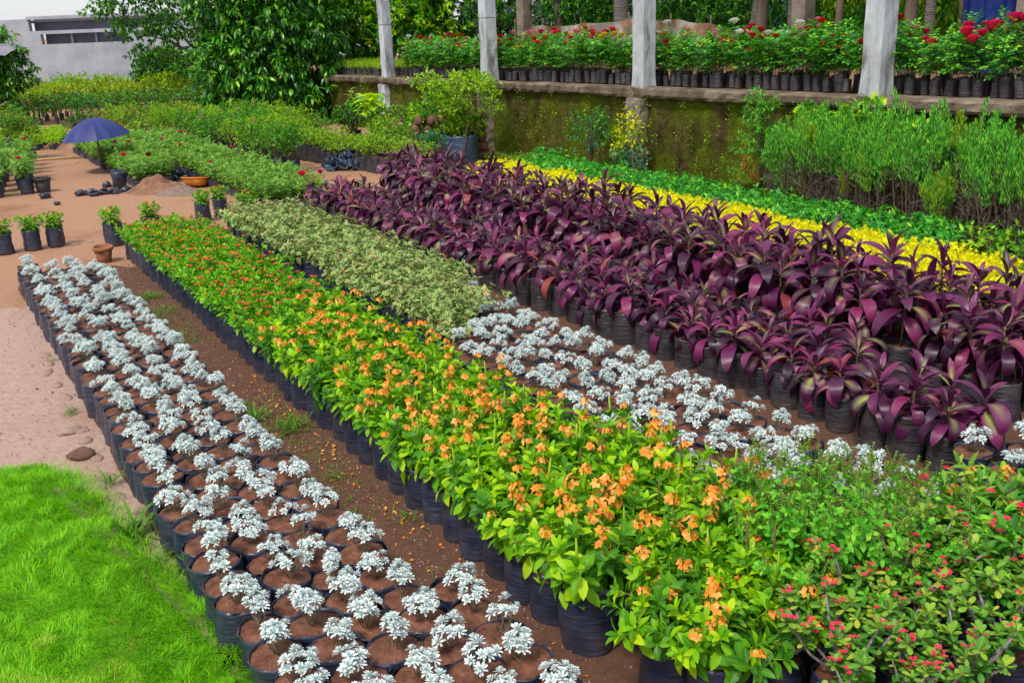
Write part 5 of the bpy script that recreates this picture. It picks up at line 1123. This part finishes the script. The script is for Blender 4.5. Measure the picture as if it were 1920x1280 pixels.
def clump(kind, label, cat, loc, n, R_, H_, mat, sx=1.6, seed=0):
    rg = np.random.default_rng(seed); o = thing(kind, label, cat, loc)
    for i in range(n):
        a = rg.random()*6.28; q = math.sqrt(rg.random()); x, y = q*R_*math.cos(a)*sx, q*R_*math.sin(a); z_ = H_*(1-q)*rg.uniform(.5, 1)
        L, W_ = rg.uniform(.16, .3), rg.uniform(.1, .18); V = []
        for u in range(6):
            for v in range(5): V.append(((u/5-.5)*L, (v/4-.5)*W_, rg.normal(0, .028)+.03*math.sin(u*2+v*1.3+i)))
        m = np.array(Matrix.Translation((x, y, z_+.05)) @ Matrix.Rotation(rg.random()*6.28, 4, 'Z') @ Matrix.Rotation(rg.normal(0, .5), 4, 'X') @ Matrix.Rotation(rg.normal(0, .45), 4, 'Y'))
        obj('empty_bag', G().add(tpl(V, [(u*5+v, u*5+v+1, (u+1)*5+v+1, (u+1)*5+v) for u in range(5) for v in range(4)]), mat).mesh('empty_bag', False), o, m)
clump('bag_heap', 'crumpled heap of empty blue-black plastic bags on bare earth beyond the purple plants', 'plastic bags', P(-17.35, 6.98, .0), 60, .38, .30, 'bag_blue', 1.3, 3)
def crushed(label, loc, h=.14, lean=0, sc=1.):
    o = thing('crumpled_bag', label, 'plastic bag', loc, random.random()*6, sc); V = []; rg = np.random.default_rng(int(abs(loc[0]*1000)) % 9999)
    prof = [(.05, 0), (.09, .01), (.085, h*.5), (.10, h*.8), (.085, h), (.07, h*.85)]
    obj('grow_bag', G().add(lathe(prof, 12, .12, seed=int(rg.integers(999))), 'bag').mesh('grow_bag'), o); o.rotation_euler = (lean*rg.normal(), lean*rg.normal(), 0); return o
crushed('upright empty black bag at the edge of the rose seedlings', (-6.62, 17.15, 0), .26, .05, 1.25)
k = 0
for (x_, y_, nm) in [(-7.05, 16.55, 'small crumpled black bag at the left end of the loose bag row'), (-6.92, 16.62, 'second crumpled black bag of the loose row'), (-6.8, 16.5, 'third crumpled black bag of the loose row'), (-6.68, 16.62, 'crumpled black bag before the upright one'), (-6.56, 16.72, 'crumpled black bag right of the upright one'), (-6.46, 16.62, 'flattened bag in the middle of the loose row'), (-6.36, 16.78, 'black bag leaning on the flattened one'), (-6.25, 16.85, 'black bag near the right end of the loose row'), (-6.16, 17.0, 'last crumpled black bag beside the seedling corner'), (-6.9, 17.35, 'single black bag scrap on bare earth behind the loose row'), (-7.6, 16.45, 'small dark lump on the tan earth below the black pot'), (-7.12, 15.75, 'tiny black plastic scrap on open tan earth')]:
    crushed(nm, (x_, y_, 0), .10, .7, .85 if 'tiny' not in nm else .5)
# black pot
o = thing('black_pot', 'empty black tapered plastic pot standing on the tan earth', 'pot', (-7.93, 17.15, 0)); 
obj('body', G().add(lathe([(.10, 0), (.105, .005), (.135, .23), (.12, .225), (.09, .02)], 20, .006, cap1=True), 'metal_dark').mesh('body'), o); obj('rim', G().add(lathe([(.139, .20), (.15, .205), (.152, .235), (.145, .245), (.122, .243), (.122, .226)], 20, .006, cap0=False), 'metal_dark').mesh('rim'), o)
# brown pot with a yellowish rim beside the silver bed
o = thing('brown_pot', 'brown plastic pot between the silver bed and the red flowers at the far end', 'pot', (-4.78, 11.55, 0)); o.rotation_euler = (.06, .05, 0)
obj('body', G().add(lathe([(.075, 0), (.08, .005), (.105, .17), (.092, .165), (.07, .02)], 20, .006, cap1=True), 'terracotta').mesh('body'), o); obj('rim', G().add(lathe([(.109, .145), (.118, .15), (.12, .185), (.096, .187), (.094, .166)], 20, .006, cap0=False), 'terracotta').mesh('rim'), o); obj('soil', G().add(lathe([(.09, .14), (.001, .145)], 14, .02, cap0=False, cap1=True), 'soil').mesh('soil'), o)
# heaps of soil and gravel
def heap(kind, label, cat, loc, R_, H_, mat, seed, sx=1.3):
    n = 44; V = []; F = []
    for i in range(n):
        for j in range(n):
            x, y = (i/(n-1)*2-1), (j/(n-1)*2-1); d = math.hypot(x, y); z_ = H_*max(0, 1-d**1.1)*(1+1.1*(float(fbm(x, y, 3, 3, seed))-.42))+.03*(float(fbm(x, y, 14, 2, seed+3))-.5)*(d < 1) - (.03 if d > .97 else 0); V.append((x*R_*sx, y*R_, z_))
    return solo(kind, G().add(tpl(V, [(i*n+j, (i+1)*n+j, (i+1)*n+j+1, i*n+j+1) for i in range(n-1) for j in range(n-1)]), mat).mesh(kind), label, cat, Matrix.Translation(loc))
M['heap_soil'] = plain('heap_soil', [(.3, (.14, .065, .04)), (.7, (.30, .16, .10))], 8, .98, 1, 30, bdist=.03); M['heap_gravel'] = plain('grey_gravel', [(.3, (.15, .095, .075)), (.7, (.34, .24, .19))], 40, .98, 1, 60, bdist=.03)
heap('soil_heap', 'heap of reddish brown soil at the near corner of the rose seedlings', 'soil heap', (-5.82, 16.75, 0), .44, .27, 'heap_soil', 3)
heap('gravel_heap', 'low heap of greyish gravel on the right of the soil heap', 'gravel heap', (-5.35, 16.4, 0), .34, .14, 'heap_gravel', 8)
M['orange_plastic'] = plain('orange_plastic', [(.3, (.62, .19, .03)), (.7, (.78, .27, .045))], 5, .4, .1, 30)
o = thing('orange_basin', 'shallow orange plastic basin on the earth beside the long rose bed', 'basin', (-5.28, 17.05, .02)); o.rotation_euler = (-.12, .05, 0)
obj('body', G().add(lathe([(.13, 0), (.17, .01), (.235, .13), (.225, .13), (.16, .02), (.001, .018)], 28, .004, cap1=False), 'orange_plastic').mesh('body'), o); obj('rim', G().add(lathe([(.229, .126), (.25, .128), (.252, .14), (.228, .142)], 28, .004, cap0=False), 'orange_plastic').mesh('rim'), o)
clump('bag_heap', 'few empty blue-black bags lying behind the orange basin', 'plastic bags', (-5.85, 18.05, 0), 9, .2, .10, 'bag_blue', 1.6, 8)
o = solo('bamboo_pole', G().add(tube([(-10.3, 21.35, .03), (-9.7, 21.5, .035), (-9.0, 21.72, .03)], .022, 6), 'bamboo').mesh('bamboo_pole'), 'long pale bamboo pole lying across the earth behind the umbrella', 'pole')
o = solo('bamboo_pole', G().add(tube([(-9.15, 21.4, .02), (-8.95, 21.0, .02), (-8.85, 20.9, .02)], .015, 6), 'bamboo').mesh('bamboo_pole'), 'short bent bamboo piece beside the long pale pole', 'pole')
# left edge bed of leafy roses with big bags, and a ball shrub in a blue-black pot
RL = [rose_variant(i+80, ROSE_SH2, 'std', 12, .25, ['hotpink'] if i == 0 else [], .75, 1.2) for i in range(5)]
for a in range(4):
    for b in range(7):
        q = (-8.18-a*.32-b*.30+.02*b, 17.0-a*.08+b*.62+a*-.16); put('leafy_rose', RL[(a*3+b) % 5], 'bushy pink rose at left edge, %s line from yard, %s plant back' % (ordn(a+1), ordn(b+1)), 'rose bush', (q[0]+fresh(.05), q[1]+fresh(.08), 0), random.random()*6, random.uniform(.95, 1.1), 'bushy pink roses at the left edge')
shrub('ball_shrub', 'round olive-green shrub in a blue-black bag at the left of the bamboo pole', 'shrub', (-10.35, 22.0, 0), .4, .72, 'olive', .05, 700, 5, 'mid', mats=['mid', 'olive'], seed=14, shell=.4)
shrub('ball_shrub', 'shaggy olive shrub at the left edge beyond the potted ball shrub', 'shrub', (-11.4, 23.4, 0), .45, .8, 'olive', .06, 500, 5, 'mid', mats=['olive', 'mid'], seed=15, shell=.4)
o = thing('striped_leaf_plant', 'plant with long cream-striped leaves at the left edge under the dark tree', 'foliage plant', (-12.4, 24.6, .2))
for i in range(11):
    a = i*2.4; el = random.uniform(.2, 1.1); obj('leaf', G().add(leaf(.75, .11, ((.1, .5), (.4, 1), (.75, .7)), .3, .5), 'varieg', frames([(0, 0, .45)], [(math.cos(a)*math.cos(el), math.sin(a)*math.cos(el), math.sin(el))])).mesh('leaf'), o)
obj('stem', G().add(tube([(0, 0, -.2), (0, 0, .5)], .03, 6), 'bark').mesh('stem'), o)

# young red-flowered plants standing alone
RY = []
for i in range(4):
    rg = np.random.default_rng(i+40); parts, mats = bush_variant(RED_SH, BAG['std'][i % 5], rg, 12, .05, .5, z0=.24); parts.append(('foliage', merged(RED_SH, mats, 'foliage'), None, 'stuff'))
    for j in range(4): k_, m = mats[j]; tip = m[:3, :3]@RED_SH[k_][1]+m[:3, 3]; parts.append(('flower_cluster', REDF[j], T(tip[0]+.02*(-1)**j, tip[1], tip[2]+.035-.01*j, 1.4), None))
    RY.append(parts)
for j, (x_, y_, nm) in enumerate([(-6.27, 12.22, 'small red-flowered plant in a square black bag at the left edge of the yard'), (-6.0, 12.4, 'middle one of the three small red-flowered plants at the left'), (-5.77, 12.56, 'right one of the three small red-flowered plants, beside the silver bed'), (-4.25, 13.85, 'left one of two small red-flowered plants behind the variegated bed'), (-4.1, 14.2, 'right one of two small red-flowered plants behind the variegated bed'), (-3.55, 13.6, 'low red-flowered plant half hidden behind the variegated bed'), (-2.75, 14.1, 'orange-red flowered plant between the rose bed and the purple leaves'), (-4.98, 12.45, 'low bushy red-flowered plant just behind the brown pot'), (-4.62, 12.8, 'small leaning red-flowered plant at the far end of the red bed')]):
    put('young_red_plant', RY[j % 4], nm, 'potted plant', (x_, y_, 0), random.random()*6, 1.0 if j < 6 else 1.1)

# kerb of loose bricks and stones along the silver bed, rocks
M['brick'] = plain('dusty_brick', [(.3, (.30, .19, .14)), (.7, (.50, .36, .29))], 9, .95, .8, 40, perobj=1); M['rock_brown'] = plain('brown_rock', [(.3, (.17, .08, .06)), (.7, (.34, .18, .14))], 4, .9, .9, 25, bdist=.02)
bm_ = [G().add(rock(60+i, 8, 6, .07, .5), 'brick').mesh('kerb_stone') for i in range(4)]
kb = thing('stone_kerb', 'broken line of dusty bricks and stones along the left side of the silver bed', 'kerb', P(-7, .66))
base = P(-7, .66); s_ = -8.9
while s_ < -4.9:
    q = P(s_, .655+fresh(.03))-base; m = Matrix.Translation((q.x, q.y, float(ground_z(q.x+base.x, q.y+base.y))+.012)) @ Matrix.Rotation(BEDROT+fresh(.25), 4, 'Z') @ Matrix.Diagonal((random.uniform(.06, .11), random.uniform(.035, .06), random.uniform(.025, .04), 1)); obj('stone', random.choice(bm_), kb, m); s_ += random.uniform(.2, .55)
kb2 = thing('stone_kerb', 'faint line of bricks crossing the yard under the three small red-flowered plants', 'kerb', (-6.0, 12.15, 0))
for j in range(9): obj('stone', random.choice(bm_), kb2, Matrix.Translation((-.55+j*.14, -.1+j*.085, .0)) @ Matrix.Rotation(.55, 4, 'Z') @ Matrix.Diagonal((.075, .03, .03, 1)))
solo('rock', G().add(rock(5, 14, 9, .1, .6), 'rock_brown').mesh('rock'), 'reddish brown rock on the pale path above the lawn', 'rock', Matrix.Translation((-2.78, 5.86, .03)) @ Matrix.Diagonal((.085, .062, .075, 1)))
solo('rock', G().add(rock(6, 10, 7, .12, .6), 'rock_brown').mesh('rock'), 'small brown stone between the large rock and the silver bed', 'rock', Matrix.Translation((-2.52, 6.05, .01)) @ Matrix.Scale(.03, 4))
solo('rock', G().add(rock(7, 12, 8, .12, .5), 'brick').mesh('rock'), 'pale broken stone at the lawn edge beside the silver bed', 'rock', Matrix.Translation((-2.14, 5.12, .02)) @ Matrix.Scale(.085, 4))
solo('rock', G().add(rock(8, 12, 8, .12, .5), 'rock_brown').mesh('rock'), 'brown stone in the aisle between silver bed and orange flowers', 'rock', Matrix.Translation(P(-7.2, 1.78, .01)) @ Matrix.Scale(.05, 4))
solo('rock', G().add(rock(9, 12, 8, .14, .4), 'brick').mesh('rock'), 'flat grey stone by the brown kerb halfway up the silver bed', 'rock', Matrix.Translation(P(-6.95, .6, .02)) @ Matrix.Scale(.075, 4))

# gravel, fallen petals, weeds ---------------------------------------
n = 9000; s_ = rng.uniform(-12, -2, n); t_ = np.where(rng.random(n) < .45, rng.uniform(1.55, 2.05, n), rng.uniform(-.6, 4.7, n)); x_ = .51*s_+.86*t_; y_ = -.86*s_+.51*t_
m_ = frames(np.stack([x_, y_, ground_z(x_, y_)+.023], 1), rng.normal(0, 1, (n, 3)), sc=rng.uniform(.002, .006, n)*(1+rng.random(n)**8))
g = G(); hf = rng.random(n) < .2; rk = rock(3, 5, 4, .15, .7); g.add(rk, 'brick', m_[hf]); g.add(rk, 'rock_brown', m_[~hf]); setting('gravel', g.mesh('gravel'), 'stuff')
n = 190; s_ = rng.uniform(-7.5, -2.2, n); t_ = 1.98-np.abs(rng.normal(0, .13, n)); x_ = .51*s_+.86*t_; y_ = -.86*s_+.51*t_; d = rng.normal(0, 1, (n, 3)); d[:, 2] *= .3
g = G().add(leaf(1, .8, ((.4, 1), (.8, .8)), .5, -.3), 'orange', frames(np.stack([x_, y_, ground_z(x_, y_)+.026], 1), d, sc=rng.uniform(.010, .024, n))); setting('fallen_petals', g.mesh('fallen_petals'), 'stuff')
n = 260; s_ = rng.uniform(-11, -2.2, n); t_ = rng.uniform(1.6, 2.0, n); x_ = .51*s_+.86*t_; y_ = -.86*s_+.51*t_; d = rng.normal(0, 1, (n, 3)); d[:, 2] *= .3
g = G().add(leaf2(1, .4, .4, -.2), 'twig', frames(np.stack([x_, y_, ground_z(x_, y_)+.026], 1), d, sc=rng.uniform(.01, .035, n))); setting('leaf_litter', g.mesh('leaf_litter'), 'stuff')
def tuft(label, loc, n, L, spread, seed):
    rg = np.random.default_rng(seed); ps = np.zeros((n, 3)); ps[:, :2] = rg.normal(0, spread*.35, (n, 2)); el = rg.uniform(.5, 1.4, n); a = rg.random(n)*6.28
    d = np.stack([np.cos(a)*np.cos(el), np.sin(a)*np.cos(el), np.sin(el)], 1); b = leaf(1, .055, ((.3, 1), (.7, .8)), .3, .5); g = G().add(b, 'weed', frames(ps, d, sc=L*rg.uniform(.5, 1.2, n)))
    q = Vector(loc); return solo('grass_tuft', g.mesh('grass_tuft'), label, 'grass tuft', Matrix.Translation(q))
for j, (a, b, n, L, sp, nm) in enumerate([(-6.05, 1.86, 90, .14, .16, 'spreading grass tuft at the foot of the orange plants in the left aisle'), (-6.35, 1.7, 40, .17, .08, 'tall thin grass tuft in the left aisle'), (-5.2, 1.8, 34, .09, .1, 'small leafy weed in the left aisle below the big grass tuft'), (-4.45, 1.95, 26, .1, .1, 'green weed beside the bag row near the fallen petals'), (-8.6, 1.75, 60, .09, .25, 'low grass patch at mid aisle'), (-10.2, 1.85, 150, .10, .2, 'grassy patch near the brown pot'), (-9.5, 1.8, 100, .09, .3, 'grass patch at the far end of the left aisle'), (-5.15, .66, 70, .2, .1, 'tall grass between the kerb stones and the silver bed'), (-4.75, .64, 60, .16, .12, 'grass by the pale broken stone'), (-5.9, .68, 36, .13, .06, 'thin grass by the kerb above the rock'), (-7.3, .66, 40, .08, .08, 'short grass between kerb stones at mid bed'), (-8.7, .72, 30, .06, .08, 'small weeds at the kerb far up the silver bed'), (-3.8, 1.85, 20, .08, .12, 'sparse weed by the near bags of the orange bed'), (-3.3, 4.4, 30, .1, .15, 'thin grass beside the nearest purple bags'), (-3.9, 4.35, 20, .07, .1, 'sparse grass in the right aisle')]):
    q = P(a, b); tuft(nm, (q.x, q.y, float(ground_z(q.x, q.y))+.018), n, L, sp, j)
n = 2600; s_ = rng.uniform(-11.6, -2.4, n); t_ = rng.normal(1.75, .13, n); kk = fbm(s_, t_, 1.6, 2, 44) > .47; s_, t_ = s_[kk], t_[kk]; x_ = .51*s_+.86*t_; y_ = -.86*s_+.51*t_; n = len(x_)
d = rng.normal(0, .5, (n, 3)); d[:, 2] = .8; setting('aisle_weeds', G().add(leaf2(1, .16, .3, .3), 'weed', frames(np.stack([x_, y_, ground_z(x_, y_)+.020], 1), d, sc=rng.uniform(.015, .05, n))).mesh('aisle_weeds'), 'stuff')

# ================================================================== NEAR RIGHT CORNER
def spiky_parts(seed, R_=.26, H_=.27, n=13):
    """thorny grey stems with whorls of rounded leaves and pink-red flower pairs"""
    rg = np.random.default_rng(seed); b = BAG['std'][seed % 7]; parts = [b[0], b[1]]; z0 = .25
    lf = leaf(1, .5, ((.3, .6), (.65, 1.), (.9, .7)), .2, .15)
    for i in range(n):
        a = i*2.4+rg.random(); q = R_*math.sqrt((i+.5)/n)*rg.uniform(.7, 1.2); hh = H_*rg.uniform(.5, 1.1); e = np.array([math.cos(a)*q, math.sin(a)*q, z0+hh]); md = e*[.6, .6, 1]; md[2] = z0+hh*.4
        pts = np.array([(0, 0, z0-.02), tuple(md), tuple(e)]); g = G(); g.add(tube(pts, [.0065, .006, .005], 6), 'twig_grey')
        m_ = 64; u = rg.uniform(.1, 1, m_); ps = np.where(u[:, None] < .5, pts[0]+(pts[1]-pts[0])*u[:, None]*2, pts[1]+(pts[2]-pts[1])*(u[:, None]*2-1)); g.add(leaf2(1, .12), 'twig_grey', frames(ps, rg.normal(0, 1, (m_, 3)), sc=rg.uniform(.012, .022, m_)))
        parts.append(('thorny_stem', g.mesh('thorny_stem'), None, None)); g = G()
        for w_ in range(3):
            c = pts[2] if w_ == 0 else pts[1]*(.35*w_)+pts[2]*(1-.35*w_)+rg.normal(0, .015, 3); k = 8; aa = np.arange(k)*2.4+rg.random(); el = np.linspace(1.1, -.2, k)+rg.normal(0, .15, k)
            g.add(lf, 'milii' if w_ < 2 else 'mid', frames(np.tile(c, (k, 1)), np.stack([np.cos(aa)*np.cos(el), np.sin(aa)*np.cos(el), np.sin(el)], 1), sc=rg.uniform(.034, .062, k)))
        parts.append(('leaf_whorl', g.mesh('leaf_whorl'), None, 'stuff'))
        if rg.random() < .38:
            g = G()
            for f_ in range(int(rg.integers(2, 5))):
                c = pts[2]+np.array([rg.normal(0, .02), rg.normal(0, .02), .025+rg.random()*.02]); aa = np.arange(2)*PI+rg.random()*3
                g.add(tpl([(0, 0, 0), (-.5, .25, .12), (-.45, .75, .05), (0, 1, -.05), (.45, .75, .05), (.5, .25, .12)], [(0, 1, 2, 3), (0, 3, 4, 5)]), 'petal_hotpink', frames(np.tile(c, (2, 1)), np.stack([np.cos(aa), np.sin(aa), np.full(2, .45)], 1), sc=.017)); g.add(tube([pts[2], c], .0015, 3), 'rose_stem')
            parts.append(('flower_cluster', g.mesh('flower_cluster'), None, 'stuff'))
    return parts
SP = [spiky_parts(20+i) for i in range(5)]
k = 0
for a, s_ in enumerate([-2.28, -2.06, -1.84]):
    for c, t_ in enumerate(np.arange(2.5, 3.8, .235)):
        k += 1; q = P(s_+fresh(.03), t_+fresh(.03)+.1*(a % 2)); put('thorny_bush', SP[k % 5], 'thorny bush with pink-red flowers, %s from the orange plants in %s line' % (ordn(c+1), ['the far', 'the middle', 'the nearest'][a]), 'flowering shrub', (q.x, q.y, 0), random.random()*6.3, random.uniform(.72, 1.08), 'thorny pink-flowered bushes in the near right corner')
# basil
def basil(label, loc, R_, seed, H=.34, n=16):
    rg = np.random.default_rng(seed); o = thing('basil_bush', label, 'herb bush', loc); b = BAG['mid'][0]; obj('grow_bag', b[0][1], o); obj('soil', b[1][1], o)
    sh = [shoot_mesh(1600+i, leaf(1, .5, ((.3, .9), (.7, .85)), .3, .3), 'basil', H=H, nodes=9, per=4, lsc=.05, stemmat='rose_stem', taper=.35, elt=(40, -10)) for i in range(6)]
    ms = [s_[0].mesh('shoot') for s_ in sh]
    fl = []
    for i in range(3):
        g = G(); g.add(tube([(0, 0, 0), (.003, 0, .09)], [.0015, .0008], 3), 'rose_stem')
        for z_ in np.linspace(.01, .09, 8): aa = np.arange(4)*PI/2+z_*30; g.add(leaf2(1, .6), 'olive', frames(np.tile([0, 0, z_], (4, 1)), np.stack([np.cos(aa), np.sin(aa), np.full(4, .4)], 1), sc=.009))
        fl.append(g.mesh('flower_spike'))
    for k in range(n):
        a = k*2.399; tl = .95*math.sqrt((k+.3)/n); q = R_*.5*math.sqrt(k/n)
        m = np.array(Matrix.Translation((q*math.cos(a), q*math.sin(a), .26)) @ Matrix.Rotation(a, 4, 'Z') @ Matrix.Rotation(tl, 4, 'Y') @ Matrix.Rotation(rg.random()*6, 4, 'Z') @ Matrix.Scale(rg.uniform(.85, 1.15), 4)); j = int(rg.integers(6)); obj('shoot', ms[j], o, m)
        tip = m[:3, :3]@sh[j][1]+m[:3, 3]
        for f_ in range(3): obj('flower_spike', fl[f_], o, np.array(Matrix.Translation(tuple(tip+rg.normal(0, .02, 3))) @ Matrix.Rotation(rg.normal(0, .3), 4, 'X') @ Matrix.Rotation(rg.normal(0, .3), 4, 'Y')))
    return o
q = P(-2.60, 3.0); basil('bushy bright green basil with thin flower spikes in front of the silver plants', q, .34, 1, .40, 60)
q = P(-2.75, 3.2); basil('second basil bush, behind the first one and beside the silver plants', q, .3, 2, .38, 44)
q = P(-2.45, 3.3); basil('basil bush at the right of the group, above the thorny bushes', q, .3, 3, .34, 36)
for j, (a, b, mt, nm) in enumerate([(-2.3, 3.62, ['mid', 'dark'], 'dark green leafy shrub with a few red blooms at the right edge'), (-2.12, 3.6, ['mid', 'basil'], 'green leafy shrub with red blooms at the bottom right edge'), (-2.42, 3.82, ['mid', 'olive'], 'narrow-leaved shrub with red blooms behind the basil at the right'), (-2.28, 4.05, ['lime', 'mid'], 'dark leafy shrub with red blooms beside the near silver pots at the right'), (-2.15, 3.95, ['mid', 'dark'], 'shrub with pink-red blooms filling the right edge')]):
    q = P(a, b); shrub('red_flowered_shrub', nm, 'flowering shrub', (q.x, q.y, 0), .25, .28, 'mid', .075, 160, 4, 'std', lf=leaf(1, .32, ((.3, 1), (.7, .8)), .3, .3), mats=mt, seed=j+70, shell=.2, flower=['smallpink'], nf=4, stem='twig_grey')
for j, (a, b) in enumerate([(-2.45, 3.88), (-2.2, 3.7)]):
    q = P(a, b); put('orange_flowering_plant', CN[j], ['lone orange-flowered plant rising among the red-flowered shrubs at the right', 'orange-flowered plant half hidden in the shrubs at the right edge'][j], 'potted plant', q, j, 1.)
